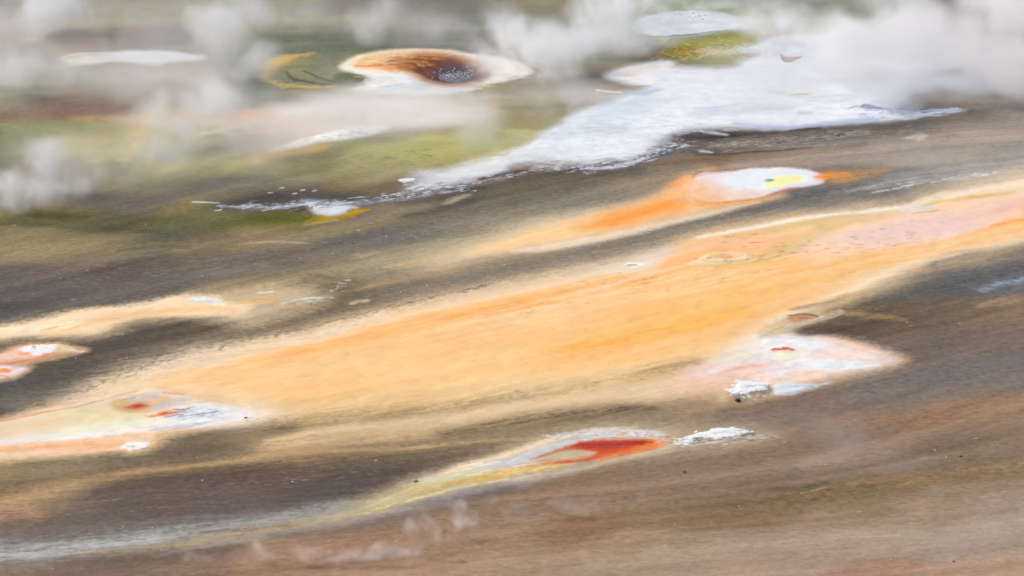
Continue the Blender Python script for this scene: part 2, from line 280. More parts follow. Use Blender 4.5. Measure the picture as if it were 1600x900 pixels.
# left white crust far
P((228, 234, 240), 3.6, .95, [(92, 94), (110, 86), (150, 83), (180, 82), (200, 79), (240, 78), (275, 80), (295, 86), (320, 90), (300, 96), (260, 98), (245, 103), (210, 100), (180, 97), (150, 101), (118, 103), (100, 100)], 3)
P((226, 218, 204), 3, .8, [(96, 94), (115, 88), (160, 84), (180, 88), (165, 96), (120, 101)], 3)
S((176, 164, 118), .7, [(95, 96, 2), (130, 88, 1.5), (170, 86, 1)], 2); S((200, 190, 90), .8, [(88, 86, 1.2), (104, 86, 1)], 2)
S((215, 205, 150), .8, [(88, 107, 1), (104, 105, 1)], 2); S((215, 205, 200), .8, [(36, 64, 1), (54, 65, .8)], .6)
S((62, 56, 54), .6, [(250, 68, 4), (285, 65, 4)], 3)

# stripes of pale gravel and dark ground through the middle left
S((150, 134, 98), .6, [(-30, 392, 8), (80, 388, 8), (180, 388, 6), (260, 384, 4)], 3)
S((78, 76, 62), .6, [(-20, 352, 3), (60, 354, 4), (150, 360, 5), (240, 364, 5)], 4)
S((142, 130, 98), .7, [(280, 392, 5), (360, 384, 6), (420, 374, 6), (520, 362, 6), (600, 344, 5)], 4)
S((190, 168, 140), .6, [(378, 381, 1.5), (430, 378, 1.8), (480, 381, 1.2)], 3)
S((84, 82, 72), .5, [(190, 390, 3), (260, 386, 3), (300, 388, 2)], 3)
S((95, 92, 90), .5, [(400, 430, 8), (500, 410, 8), (600, 390, 8), (680, 372, 6)], 4)
S((152, 140, 108), .6, [(410, 450, 8), (500, 430, 8), (600, 412, 9), (700, 392, 8), (780, 368, 6)], 5)
S((92, 88, 80), .7, [(485, 432, 2.5), (540, 440, 3), (560, 444, 2)], 5)
S((94, 90, 90), .5, [(520, 384, 8), (600, 376, 8), (680, 362, 6)], 4)
S((170, 158, 130), .55, [(560, 405, 5), (640, 395, 6), (760, 368, 6), (880, 342, 5), (980, 315, 3)], 5)
S((214, 182, 142), .7, [(600, 418, 2), (660, 408, 4), (740, 394, 6), (800, 382, 6)], 4)
S((172, 140, 100), .6, [(560, 452, 3), (620, 436, 4), (680, 420, 5), (740, 404, 4)], 6)
S((200, 180, 150), .8, [(546, 476, 1.8), (560, 472, 2.4), (575, 470, 1.8)], 2)

# middle tongue of orange mat running down from the white spring
P((178, 166, 138), 26, .75, [(560, 430), (660, 398), (780, 362), (880, 335), (1000, 310), (1060, 296), (1080, 320), (960, 364), (860, 384), (740, 412), (640, 428)], 6)
P((238, 200, 152), 16, .7, [(680, 414), (760, 388), (830, 362), (900, 345), (880, 372), (800, 390), (730, 404)], 5)
P((206, 194, 168), 9, .9, [(700, 404), (760, 376), (830, 350), (920, 330), (1000, 314), (1060, 296), (1085, 285), (1100, 330), (1000, 352), (900, 380), (800, 392), (730, 404)], 4)
P((248, 205, 150), 8, .95, [(740, 398), (800, 368), (860, 350), (920, 336), (1000, 318), (1060, 294), (1090, 270), (1110, 268), (1120, 300), (1180, 312), (1220, 305), (1190, 314), (1120, 328), (1050, 340), (980, 358), (900, 376), (820, 388)], 3)
P((236, 218, 192), 4, .7, [(800, 392), (900, 374), (1000, 352), (1060, 340), (1120, 328), (1190, 315), (1130, 331), (1040, 352), (940, 378), (850, 394)], 2)
P((240, 162, 78), 8, .9, [(900, 356), (940, 334), (1000, 318), (1050, 300), (1080, 285), (1095, 285), (1090, 310), (1070, 330), (1000, 345), (940, 358)], 4)
P((236, 150, 66), 6, .8, [(930, 350), (970, 334), (1030, 320), (1060, 318), (1020, 334), (960, 350)], 5)
S((238, 158, 66), .9, [(1100, 320, 4), (1150, 314, 4), (1200, 306, 2)], 2)
S((240, 150, 60), .9, [(1048, 290, 4), (1066, 280, 4), (1080, 274, 2)], 2)
# the white spring itself
P((120, 92, 66), 2, .45, [(1078, 272), (1095, 265), (1140, 264), (1180, 261), (1240, 263), (1288, 270), (1300, 276), (1286, 288), (1255, 292), (1210, 304), (1190, 310), (1120, 318), (1080, 310)], 1.5)
P((228, 220, 226), 2.8, 1, [(1082, 276), (1096, 268), (1120, 267), (1150, 266), (1180, 262), (1240, 264), (1275, 270), (1286, 278), (1282, 286), (1260, 291), (1222, 298), (1200, 305), (1170, 310), (1120, 314), (1086, 308), (1076, 292)], 1.4)
P((228, 238, 246), 5, .95, [(1130, 280), (1160, 268), (1220, 264), (1270, 272), (1278, 282), (1240, 292), (1180, 298), (1140, 294)], 2)
P((238, 190, 150), 10, .8, [(1066, 312), (1080, 286), (1100, 290), (1092, 290), (1140, 300), (1180, 304), (1120, 314)], 2)
P((240, 240, 160), 4, .9, [(1196, 290), (1216, 279), (1250, 276), (1256, 283), (1232, 290), (1204, 296)], 2)
S((244, 190, 140), .7, [(1076, 282, 6), (1082, 296, 9), (1100, 308, 6), (1130, 312, 3)], 3)
P((110, 165, 118), 2.4, .95, ell(1203, 284, 7, 2.2), 1.2)
S((205, 110, 70), .75, [(1200, 305, 1), (1225, 299, 1.2), (1250, 294, 1.2)], 1.5)
S((200, 120, 80), .6, [(1080, 276, 1), (1104, 270, 1), (1150, 267, .8)], 1.5)
S((236, 150, 60), .9, [(1282, 278, 4), (1300, 276, 5), (1330, 274, 3)], 4)
S((186, 146, 90), .7, [(1310, 280, 5), (1350, 274, 5), (1390, 266, 3)], 4)

# gravel fringe and the great mat
P((162, 144, 116), 24, .6, [(60, 640), (150, 600), (230, 572), (330, 540), (450, 512), (600, 484), (760, 446), (900, 414), (1000, 394), (1100, 365), (1240, 336), (1400, 316), (1560, 288), (1660, 272), (1660, 380), (1560, 392), (1450, 416), (1340, 462), (1260, 494), (1200, 530), (1180, 600), (1060, 640), (900, 660), (760, 700), (600, 700), (440, 690), (300, 665), (150, 690)], 9)
P((230, 208, 178), 13, 1, [(110, 632), (170, 606), (240, 584), (330, 553), (400, 535), (470, 520), (533, 505), (600, 488), (700, 461), (800, 442), (900, 418), (990, 399), (1066, 377), (1150, 355), (1250, 339), (1330, 329), (1420, 320), (1440, 308), (1470, 300), (1520, 285), (1600, 268), (1680, 254), (1680, 366), (1600, 378), (1530, 396), (1450, 412), (1390, 434), (1330, 458), (1270, 482), (1220, 505), (1190, 535), (1160, 570), (1130, 592), (1000, 620), (880, 640), (760, 652), (640, 640), (520, 650), (430, 662), (330, 650), (220, 640)], 6)
P((252, 204, 144), 16, .95, [(180, 612), (270, 584), (360, 560), (450, 540), (560, 508), (680, 482), (800, 458), (900, 440), (990, 425), (1040, 410), (1070, 392), (1120, 372), (1200, 356), (1300, 344), (1400, 336), (1500, 320), (1560, 320), (1650, 312), (1650, 355), (1590, 372), (1500, 392), (1430, 410), (1360, 434), (1300, 460), (1240, 478), (1200, 498), (1180, 520), (1140, 560), (1040, 590), (900, 610), (760, 620), (640, 622), (500, 640), (400, 630), (300, 628)], 5)
S((248, 190, 120), .75, [(230, 604, 6), (360, 574, 9), (480, 546, 10), (600, 512, 9), (720, 486, 7), (840, 466, 7), (960, 446, 7)], 5)
S((236, 205, 165), .6, [(400, 538, 4), (520, 516, 6), (640, 486, 6), (780, 458, 5), (900, 436, 4)], 3)
S((251, 211, 152), .8, [(420, 592, 12), (560, 580, 16), (700, 570, 16), (820, 552, 10)], 5)
S((250, 211, 152), .6, [(640, 520, 5), (760, 506, 6), (860, 500, 5)], 4)
P((248, 188, 108), 26, .8, [(860, 545), (930, 520), (1000, 478), (1100, 455), (1220, 440), (1280, 452), (1220, 480), (1160, 510), (1100, 530), (1020, 538), (920, 552)], 6)
S((247, 186, 96), .8, [(900, 542, 6), (980, 528, 7), (1080, 508, 7), (1160, 488, 6)], 6)
S((246, 186, 110), .8, [(980, 444, 8), (1080, 420, 9), (1180, 410, 10), (1280, 424, 8), (1380, 398, 7), (1480, 372, 6), (1600, 344, 6)], 5)
S((243, 178, 108), .7, [(700, 500, 4), (780, 482, 5), (860, 472, 4)], 5)
S((250, 206, 140), .7, [(1000, 462, 5), (1120, 446, 6), (1220, 438, 4)], 4)
P((246, 184, 122), 10, .8, [(1010, 422), (1030, 404), (1070, 384), (1120, 366), (1160, 360), (1190, 362), (1240, 372), (1260, 392), (1200, 398), (1100, 402), (1060, 414)], 4)
P((238, 188, 150), 8, .8, [(1090, 380), (1160, 366), (1250, 362), (1280, 380), (1230, 396), (1150, 392)], 5)
P((198, 178, 104), 9, .75, [(1120, 368), (1180, 354), (1260, 345), (1340, 338), (1410, 334), (1380, 342), (1320, 350), (1270, 372), (1230, 398), (1190, 408), (1230, 376), (1260, 356), (1200, 362)], 5)
S((204, 182, 112), .5, [(1070, 418, 2), (1130, 416, 3.5), (1200, 408, 4), (1250, 392, 5), (1275, 370, 5), (1320, 352, 5), (1400, 338, 4)], 5)
P((236, 204, 186), 16, .9, [(1270, 395), (1290, 370), (1340, 352), (1400, 340), (1480, 326), (1540, 316), (1600, 304), (1660, 292), (1660, 334), (1600, 336), (1550, 350), (1520, 368), (1440, 384), (1360, 390), (1300, 400)], 4)
P((228, 200, 196), 12, .8, [(1330, 370), (1390, 350), (1470, 340), (1530, 350), (1510, 364), (1440, 374), (1370, 382)], 4)
S((236, 178, 160), .5, [(1490, 344, 3), (1540, 334, 5), (1610, 318, 6)], 6)
S((245, 180, 110), .85, [(1500, 376, 5), (1560, 356, 5), (1640, 338, 5)], 4)
S((238, 150, 80), .6, [(1545, 352, 2), (1600, 342, 2)], 3)
S((252, 212, 150), .8, [(1180, 452, 4), (1300, 422, 5), (1420, 396, 5), (1500, 376, 4), (1590, 352, 4)], 4)
S((236, 216, 184), .8, [(1200, 504, 4), (1280, 474, 4), (1360, 440, 4), (1440, 408, 4), (1540, 388, 3.5), (1620, 370, 3.5)], 3)
P((226, 218, 206), 6, .8, [(930, 428), (990, 404), (1040, 388), (1032, 402), (1010, 424), (960, 428)], 3)
P((238, 222, 200), 4, .7, [(1406, 326), (1440, 310), (1480, 300), (1560, 286), (1640, 274), (1640, 282), (1560, 298), (1480, 316), (1440, 326)], 3)
S((208, 182, 110), .7, [(1420, 328, 2), (1470, 316, 3), (1530, 310, 3), (1590, 302, 2)], 4)
P((214, 206, 198), 4, .85, [(1400, 326), (1425, 320), (1455, 322), (1468, 328), (1440, 334), (1412, 332)], 2)
S((196, 172, 100), .7, [(1430, 335, 1.2), (1462, 331, 1.4), (1470, 328, 1)], 1.5)
S((240, 232, 218), .9, [(1090, 372, 2.5), (1180, 352, 3), (1280, 338, 3), (1400, 324, 3)], 2)
S((224, 200, 176), .6, [(900, 457, 2), (960, 444, 2.4), (1000, 430, 2.4), (1060, 418, 2)], 2)
# oval vent with tail
P((234, 214, 178), 3, .95, [(1066, 418), (1100, 404), (1125, 397), (1160, 396), (1182, 401), (1160, 410), (1130, 413), (1090, 416)], 2)
P((236, 190, 150), 3, .8, ell(1141, 403, 26, 5, -3), 1)
S((206, 110, 70), .8, [(1136, 404, 1.4), (1148, 403, 1.4)], 1)
S((220, 204, 170), .8, [(1112, 408, 1), (1141, 411, 1), (1172, 405, 1), (1168, 399, 1), (1140, 396, 1), (1112, 403, 1)], 1)
# sandy lower fringe of the mat
P((214, 182, 134), 30, .85, [(400, 640), (560, 622), (760, 606), (900, 594), (1040, 572), (1100, 566), (1110, 592), (1000, 612), (860, 640), (700, 662), (560, 676), (440, 690)], 6)
S((156, 136, 102), .45, [(420, 672, 10), (560, 652, 9), (700, 640, 6), (820, 624, 4)], 7)
S((214, 186, 146), .6, [(430, 696, 6), (560, 680, 9), (700, 664, 10), (820, 650, 8)], 6)
S((190, 160, 112), .45, [(900, 604, 8), (1000, 590, 9), (1060, 576, 9), (1090, 566, 5)], 8)
S((160, 136, 94), .35, [(960, 592, 5), (1040, 577, 6), (1090, 564, 4)], 8)
S((222, 190, 140), .8, [(430, 640, 10), (560, 628, 12), (700, 618, 12), (860, 600, 10), (960, 586, 8)], 8)
S((192, 164, 118), .7, [(440, 656, 7), (560, 648, 10), (700, 638, 10), (820, 622, 8), (920, 606, 6)], 10)
S((136, 120, 90), .3, [(380, 682, 8), (480, 664, 9), (560, 654, 7), (700, 642, 6), (800, 626, 4), (880, 614, 2)], 9)
S((222, 192, 150), .85, [(420, 690, 2), (540, 672, 5), (660, 662, 6), (780, 646, 8), (900, 626, 9), (1000, 612, 10), (1080, 604, 9), (1140, 604, 8)], 5)
S((188, 164, 122), .6, [(520, 684, 6), (640, 672, 7), (760, 660, 6), (860, 645, 5)], 8)
S((94, 80, 62), .7, [(700, 678, 6), (820, 660, 8), (900, 648, 8), (980, 640, 7), (1020, 640, 4)], 5)
S((110, 97, 78), .7, [(300, 684, 12), (380, 674, 10), (450, 668, 7)], 5)
S((200, 168, 124), .7, [(-20, 790, 8), (40, 776, 8), (100, 760, 6.5), (160, 744, 5), (230, 734, 4.5), (300, 728, 4.5), (400, 716, 4.5), (520, 706, 4), (640, 700, 3.4), (720, 693, 3), (800, 686, 2.6), (880, 675, 1.4)], 4)
S((158, 132, 98), .45, [(-20, 784, 13), (100, 756, 8), (230, 736, 6), (420, 722, 8), (520, 712, 7), (640, 704, 5)], 8)
S((180, 140, 108), .6, [(0, 806, 6), (30, 800, 7), (55, 806, 5)], 6)
# small pale ring on the great mat's near-white corner
P((244, 240, 232), 1.2, .95, ell(990, 414, 15, 4), 1.2)
P((120, 122, 108), 1.2, .7, ell(987, 415, 9, 1.7), 1.2)

# right white spring
P((214, 180, 140), 6, .9, [(1110, 620), (1180, 560), (1210, 530), (1300, 528), (1380, 548), (1412, 560), (1380, 576), (1290, 600), (1200, 622), (1140, 632)], 5)
P((236, 180, 112), 3, .9, [(1268, 524), (1320, 532), (1370, 544), (1390, 552), (1340, 548), (1280, 536)], 3)
P((232, 226, 232), 9, 1, [(1150, 560), (1180, 540), (1180, 526), (1210, 524), (1270, 529), (1330, 540), (1380, 552), (1388, 562), (1350, 574), (1280, 586), (1210, 600), (1160, 592), (1120, 594), (1080, 586), (1120, 568)], 4)
P((238, 240, 246), 10, .8, [(1176, 548), (1190, 534), (1230, 528), (1290, 534), (1270, 550), (1210, 562)], 3)
P((240, 216, 200), 6, .85, [(1280, 548), (1330, 546), (1372, 556), (1340, 562), (1290, 562)], 3)
P((240, 214, 192), 5, .85, [(1200, 594), (1280, 576), (1330, 572), (1290, 586), (1220, 600), (1150, 598)], 3)
P((232, 242, 250), 3.5, .9, [(1270, 570), (1310, 565), (1375, 567), (1350, 574), (1290, 580)], 2)
P((240, 190, 160), 12, .75, [(1040, 606), (1100, 584), (1160, 570), (1200, 572), (1190, 586), (1130, 602), (1080, 612)], 4)
S((238, 156, 120), .55, [(1122, 584, 2), (1160, 577, 2.5), (1192, 574, 2)], 5)
S((225, 218, 226), .7, [(1100, 586, 2), (1150, 568, 3), (1200, 556, 4)], 4)
P((238, 234, 204), 7, .8, [(1212, 558), (1240, 548), (1258, 550), (1254, 558), (1230, 564)], 2)
P((234, 234, 196), 7, .5, [(1222, 556), (1240, 552), (1256, 552), (1250, 558), (1226, 562)], 2)
P((238, 190, 160), 4, .6, [(1212, 548), (1220, 544), (1234, 544), (1242, 549), (1232, 552), (1220, 553), (1210, 556), (1208, 553)], 2)
P((216, 92, 54), 2, .8, [(1216, 548), (1224, 545), (1236, 547), (1228, 549)], 2)
P((218, 100, 60), 1, .9, ell(1206.5, 549, 2, 1), .5)
fl([(222, 96, 56), (230, 124, 84), (214, 78, 40)], 46, [(1210, 550, 2), (1226, 547, 2.4), (1240, 549, 1.6)], (2, 7), .8, (.5, .95), -.05)
S((228, 222, 206), .7, [(1176, 530, 5), (1164, 545, 9), (1150, 560, 9)], 4)
# ringed vent above it
P((196, 178, 140), 3, .8, [(1180, 526), (1200, 512), (1230, 494), (1270, 486), (1290, 492), (1315, 486), (1310, 492), (1270, 502), (1230, 516), (1200, 528)], 5)
P((186, 140, 92), 2.5, .9, ell(1253, 498, 22, 6), 2)
P((206, 140, 100), 2, .8, [(1232, 500), (1250, 500), (1262, 502), (1240, 505)], 2)
S((96, 96, 84), .85, [(1234, 494, 1.1), (1250, 492, 1.3), (1270, 494, 1.3), (1274, 497, 1)], 1)
S((130, 100, 90), .8, [(1248, 498, 1.2), (1258, 498, 1)], .8)
S((206, 196, 178), .85, [(1190, 520, 2), (1220, 510, 2), (1250, 505, 2), (1272, 500, 1.6), (1282, 496, 1)], 1.5)
S((192, 170, 96), .75, [(1196, 520, 1.5), (1216, 512, 1.5), (1224, 508, 1)], 1.5)
S((178, 164, 146), .8, [(1240, 508, 1.6), (1270, 502, 1.6), (1300, 496, 1.6), (1314, 490, 1.8), (1312, 486, 1.2), (1296, 490, 1)], 2)
P((84, 72, 62), 4, .85, [(1236, 520), (1260, 510), (1310, 508), (1330, 516), (1290, 524), (1250, 526)], 4)
S((170, 140, 96), .6, [(1330, 492, 4), (1370, 496, 4), (1410, 500, 3)], 5)
S((180, 150, 120), .5, [(1530, 476, 4), (1580, 468, 5), (1640, 462, 4)], 6)
S((150, 160, 172), .65, [(1530, 452, 3), (1570, 440, 4), (1610, 434, 4)], 8)
S((98, 96, 92), .5, [(1460, 416, 4), (1480, 402, 7), (1600, 386, 6)], 4)
S((128, 108, 82), .6, [(1240, 484, 3), (1290, 474, 4), (1320, 464, 3)], 5)
# white crusts under it
P((126, 118, 106), 4, .85, [(1138, 622), (1148, 606), (1170, 600), (1210, 606), (1205, 616), (1170, 622), (1160, 632), (1144, 632)], 5)
fl([(240, 244, 250), (226, 232, 240)], 90, [(1148, 614, 4), (1170, 606, 6), (1196, 606, 4)], (2, 9), .9, (.6, 1), -.05)
P((244, 248, 254), 1.5, 1, [(1147, 612), (1150, 602), (1162, 596), (1180, 596), (1198, 602), (1199, 608), (1184, 614), (1170, 617), (1158, 622), (1152, 617)], 6)
P((214, 226, 236), 3, .95, [(1208, 612), (1212, 602), (1230, 598), (1262, 600), (1280, 603), (1262, 610), (1240, 616), (1212, 618)], 4)
S((228, 232, 238), .8, [(1150, 596, .8), (1160, 592, .8)], 2); S((190, 205, 215), .6, [(1262, 606, 2), (1300, 598, 2)], 8)
P((120, 110, 102), 7, .6, [(1145, 658), (1160, 644), (1180, 640), (1184, 656), (1165, 660)], 3)
S((150, 128, 96), .5, [(1090, 640, 6), (1140, 636, 6), (1060, 650, 5)], 6)

# left hot pool with two red vents
P((224, 192, 150), 5, 1, [(-40, 676), (0, 655), (60, 638), (120, 626), (180, 610), (260, 606), (330, 614), (400, 632), (430, 644), (400, 658), (330, 670), (260, 684), (235, 698), (205, 708), (180, 704), (100, 710), (40, 716), (-40, 722)], 7)
P((232, 224, 220), 4, .95, [(-40, 668), (20, 652), (100, 636), (150, 622), (210, 610), (260, 612), (300, 625), (360, 636), (392, 646), (370, 658), (320, 666), (270, 672), (200, 680), (100, 686), (40, 694), (-40, 700)], 3)
P((240, 208, 180), 4, .9, [(-40, 698), (60, 690), (140, 686), (210, 682), (240, 680), (225, 696), (180, 702), (80, 708), (-40, 716)], 3)
P((244, 178, 122), 5, .75, [(-40, 700), (60, 694), (140, 690), (190, 692), (185, 698), (120, 702), (-40, 706)], 3)
P((232, 238, 242), 2.5, .95, [(190, 698), (200, 692), (228, 690), (226, 697), (206, 704)], 2); S((140, 160, 120), .8, [(198, 697, 1), (208, 698, 1)], .6)
P((228, 202, 160), 8, .9, [(-40, 672), (20, 656), (80, 644), (120, 634), (170, 626), (220, 612), (280, 630), (250, 648), (180, 660), (100, 672), (20, 684), (-40, 688)], 3)
P((232, 220, 168), 8, .7, [(80, 650), (130, 642), (170, 640), (230, 650), (260, 658), (200, 664), (120, 672), (60, 680), (120, 662)], 3)
P((232, 234, 206), 7, .8, [(60, 684), (120, 672), (180, 664), (260, 654), (270, 660), (200, 672), (110, 682)], 2)
P((238, 232, 236), 3, .85, [(-40, 694), (30, 690), (60, 686), (160, 676), (240, 672), (160, 682), (60, 690), (-40, 698)], 2)
S((222, 148, 86), .8, [(-20, 660, 2), (40, 650, 2.2), (100, 641, 2), (150, 628, 1.6), (185, 618, 2), (216, 612, 1.5)], 3)
S((160, 130, 100), .5, [(110, 640, 1.4), (160, 626, 1.4)], 2)
S((224, 130, 70), .8, [(256, 614, 1), (282, 616.5, 1)], .8)
P((190, 172, 152), 5, .75, ell(232, 631, 38, 12, -3), 2)
P((204, 166, 104), 4, .7, [(180, 640), (172, 630), (190, 622), (215, 636), (240, 644), (205, 646)], 2)
P((206, 190, 180), 3, .8, [(200, 622), (230, 618), (284, 624), (288, 634), (250, 642), (240, 630)], 3)
S((236, 186, 86), .85, [(236, 632, 1.6), (250, 627, 2.2), (262, 623, 2)], 2)
S((110, 112, 104), .8, [(194, 625, .8), (214, 622, .8)], .6)
P((200, 90, 66), 3.5, .9, [(202, 638), (212, 634), (226, 631), (238, 636), (228, 639), (212, 640)], 2.5)
P((176, 52, 40), 2.5, .7, ell(221, 635.5, 9, 1.8), 2)
P((244, 150, 40), 2, .95, [(234, 652), (250, 649), (258, 644), (274, 642), (270, 649), (254, 653)], 1.5)
P((222, 60, 16), 1.4, .95, [(252, 650), (260, 646), (270, 645), (264, 650), (256, 652)], 1.2)
P((232, 222, 208), 12, .8, [(340, 640), (390, 634), (436, 644), (400, 656), (340, 664)], 4)
P((222, 228, 236), 7, .85, [(262, 660), (290, 640), (320, 636), (356, 640), (392, 648), (350, 660), (300, 666)], 5)
S((90, 90, 90), .75, [(276, 641, .9), (286, 642, 1.2), (298, 640, .7)], 1.5); S((110, 112, 116), .7, [(262, 654, .8), (276, 650, 1), (286, 648, .8)], 2.5)
S((130, 140, 152), .5, [(290, 650, 4), (320, 648, 5), (336, 644, 3)], 14)
S((176, 190, 214), .7, [(240, 674, 1.5), (280, 668, 2), (320, 662, 1.5)], 2); S((210, 150, 90), .7, [(272, 672, .7), (300, 667, .8)], 2)

# upper left pale mat
P((206, 186, 152), 8, .8, [(-40, 536), (60, 524), (140, 528), (180, 520), (220, 502), (290, 496), (370, 508), (420, 498), (500, 470), (480, 452), (420, 448), (330, 458), (290, 464), (200, 480), (100, 494), (-40, 518)], 9)
P((238, 214, 178), 4, 1, [(-40, 516), (40, 504), (100, 490), (160, 480), (220, 474), (270, 464), (330, 463), (352, 472), (392, 476), (375, 490), (330, 492), (270, 494), (220, 496), (190, 508), (160, 520), (110, 524), (50, 524), (-40, 530)], 5)
S((244, 198, 146), .75, [(80, 518, 4), (140, 508, 4), (200, 492, 5), (300, 484, 4), (360, 484, 4)], 4)
S((230, 170, 110), .5, [(140, 504, 2), (190, 498, 2)], 3)
S((240, 228, 200), .8, [(-40, 520, 4), (40, 514, 4), (90, 508, 3)], 3)
P((242, 234, 200), 3, .8, [(50, 516), (80, 508), (125, 504), (110, 514), (60, 520)], 1.5)
S((240, 160, 50), .85, [(70, 516, 1.2), (84, 513, 1.8), (92, 511, 1.2)], 1); S((236, 190, 110), .7, [(92, 512, 1), (122, 506, 1)], .8)
P((226, 232, 232), 1.6, .95, [(296, 470), (310, 466), (330, 468), (352, 476), (344, 480), (318, 476)], 2.5)
S((225, 228, 225), .9, [(404, 459, 1), (422, 457, 1.2)], 2)
S((210, 222, 218), .9, [(438, 476, 1.4), (464, 470, 2), (498, 467, 1.8)], 5)
S((212, 170, 110), .6, [(360, 476, 3), (420, 472, 4), (470, 478, 3)], 5)
# small left mat with the little white cone
P((216, 176, 140), 4, .9, [(-40, 566), (0, 552), (40, 538), (90, 536), (130, 544), (140, 550), (100, 560), (60, 568), (50, 578), (20, 592), (-40, 598)], 4)
P((234, 196, 180), 3, .95, [(-40, 570), (20, 550), (50, 540), (90, 540), (110, 546), (80, 554), (40, 562), (-40, 576)], 2)
P((236, 238, 244), 2, .95, [(34, 548), (50, 541), (80, 540), (100, 544), (84, 552), (60, 556), (44, 554)], 2.5)
P((222, 200, 150), 2, .85, [(94, 542), (110, 543), (120, 548), (108, 554), (92, 552)], 4)
S((220, 226, 226), .8, [(100, 546, .8), (126, 552, 1), (134, 550, .8)], 3)
S((232, 150, 84), .9, [(34, 555, 1.6), (48, 555, 2)], 1.5); S((222, 120, 84), .8, [(-30, 578, 1.5), (20, 570, 1.5), (60, 562, 1), (80, 556, 1)], 1.2)
P((236, 222, 226), 3, .9, [(-40, 582), (0, 574), (30, 575), (46, 577), (20, 588), (-40, 596)], 2)
P((240, 150, 62), 1.8, .95, [(-4, 582), (8, 578), (22, 580), (14, 584), (-4, 586)], 1.5)
S((238, 130, 50), .7, [(-40, 590, 1.5), (5, 588, 1.5), (14, 590, 1)], 1.2)

# lower spring: pale crust, red pool and yellow outflow
P((176, 158, 132), 9, .85, [(800, 700), (860, 674), (950, 665), (1050, 664), (1100, 664), (1180, 664), (1216, 676), (1180, 694), (1060, 706), (960, 716), (860, 736), (700, 774), (600, 800), (480, 820), (560, 782), (700, 736)], 6)
P((196, 184, 148), 9, .85, [(480, 818), (540, 796), (600, 774), (660, 752), (720, 736), (780, 712), (860, 686), (900, 672), (960, 670), (1040, 676), (1040, 700), (960, 714), (880, 732), (800, 748), (720, 762), (640, 784), (560, 804), (500, 822)], 5)
P((202, 194, 138), 8, .65, [(560, 800), (610, 778), (660, 756), (720, 748), (760, 744), (720, 758), (660, 770), (600, 790)], 6)
S((208, 172, 96), .7, [(640, 770, 3), (700, 758, 4), (760, 748, 4), (820, 738, 4), (880, 728, 3)], 6)
S((218, 212, 170), .55, [(600, 792, 1.5), (680, 772, 2), (760, 756, 2), (840, 742, 1.6)], 4)
P((202, 200, 170), 4, .8, [(660, 750), (720, 732), (760, 724), (790, 734), (740, 746), (680, 758)], 6)
P((240, 212, 178), 4, .85, [(690, 740), (760, 716), (830, 692), (880, 678), (860, 690), (800, 712), (740, 732)], 3)
P((196, 198, 202), 4, .9, [(740, 732), (790, 716), (850, 696), (900, 684), (920, 676), (980, 676), (960, 686), (880, 698), (840, 716), (800, 730)], 4)
P((216, 208, 202), 3, .85, [(860, 688), (900, 672), (960, 668), (1030, 674), (1040, 682), (980, 684), (920, 680)], 4)
P((212, 200, 184), 5, .6, [(800, 750), (880, 736), (960, 718), (1030, 702), (1056, 690), (1060, 698), (1040, 704), (960, 720), (880, 740), (800, 756)], 2)
for (a, b, w) in [(738, 728, 14), (756, 730, 12), (770, 725, 9), (728, 737, 10), (744, 746, 10), (762, 739, 8), (720, 745, 8), (810, 731, 10), (826, 728, 9)]:
    S((238, 236, 236) if b < 735 else (226, 224, 190), .9, [(a - w, b + 1, .7), (a + w, b - 2, .9)], 2.5)
P((232, 186, 130), 3, .8, [(780, 738), (820, 730), (850, 726), (890, 722), (850, 734), (790, 744)], 4)
P((194, 74, 28), 2.8, 1, [(828, 719), (850, 710), (880, 700), (905, 692), (935, 689), (970, 688), (1010, 688), (1036, 690), (1030, 697), (1000, 704), (960, 712), (920, 720), (870, 727), (826, 732), (870, 722), (910, 716), (930, 708), (900, 704), (870, 707), (845, 715)], 3)
P((182, 172, 138), 5, .75, [(842, 719), (866, 710), (890, 707), (912, 708), (900, 713), (870, 719), (846, 723), (830, 725)], 2)
P((244, 140, 56), 5, .95, [(1008, 689), (1042, 687), (1044, 693), (1020, 701), (970, 712), (930, 720), (980, 706), (1000, 698)], 3)
P((174, 44, 14), 5, .75, [(930, 692), (960, 690), (1010, 690), (990, 698), (940, 702), (910, 700)], 4)
S((240, 196, 60), .9, [(1030, 686, 1.3), (1046, 685, 1.6), (1058, 683, 1)], 1.5)
S((236, 120, 60), .85, [(932, 687, 1), (950, 685, 1), (978, 684, 1)], 3)
S((226, 170, 104), .7, [(880, 686, .8), (900, 688, .8), (915, 690, 1)], 2); S((170, 190, 190), .8, [(870, 676, 1.2), (900, 675, 1.4), (925, 674, 1)], 5)
S((232, 230, 232), .85, [(978, 680, 2), (1004, 678, 2.4), (1030, 682, 1.6)], 7)
fl([(240, 244, 250), (226, 232, 240)], 120, [(1064, 692, 2), (1100, 680, 5), (1160, 675, 4)], (3, 12), .9, (.6, 1), -.08)
P((244, 248, 254), 1.4, 1, [(1062, 692), (1074, 686), (1084, 678), (1100, 674), (1130, 669), (1160, 671), (1176, 675), (1160, 680), (1138, 684), (1120, 686), (1094, 688), (1078, 694)], 6)
S((214, 206, 150), .7, [(1118, 680, 1), (1130, 679, 1)], 1)
S((208, 206, 200), .6, [(1070, 698, 2), (1110, 692, 2), (1160, 688, 2)], 12)
S((84, 74, 66), .6, [(1080, 688, 1), (1110, 688.5, 1), (1140, 685, 1), (1178, 677, 1)], 5)
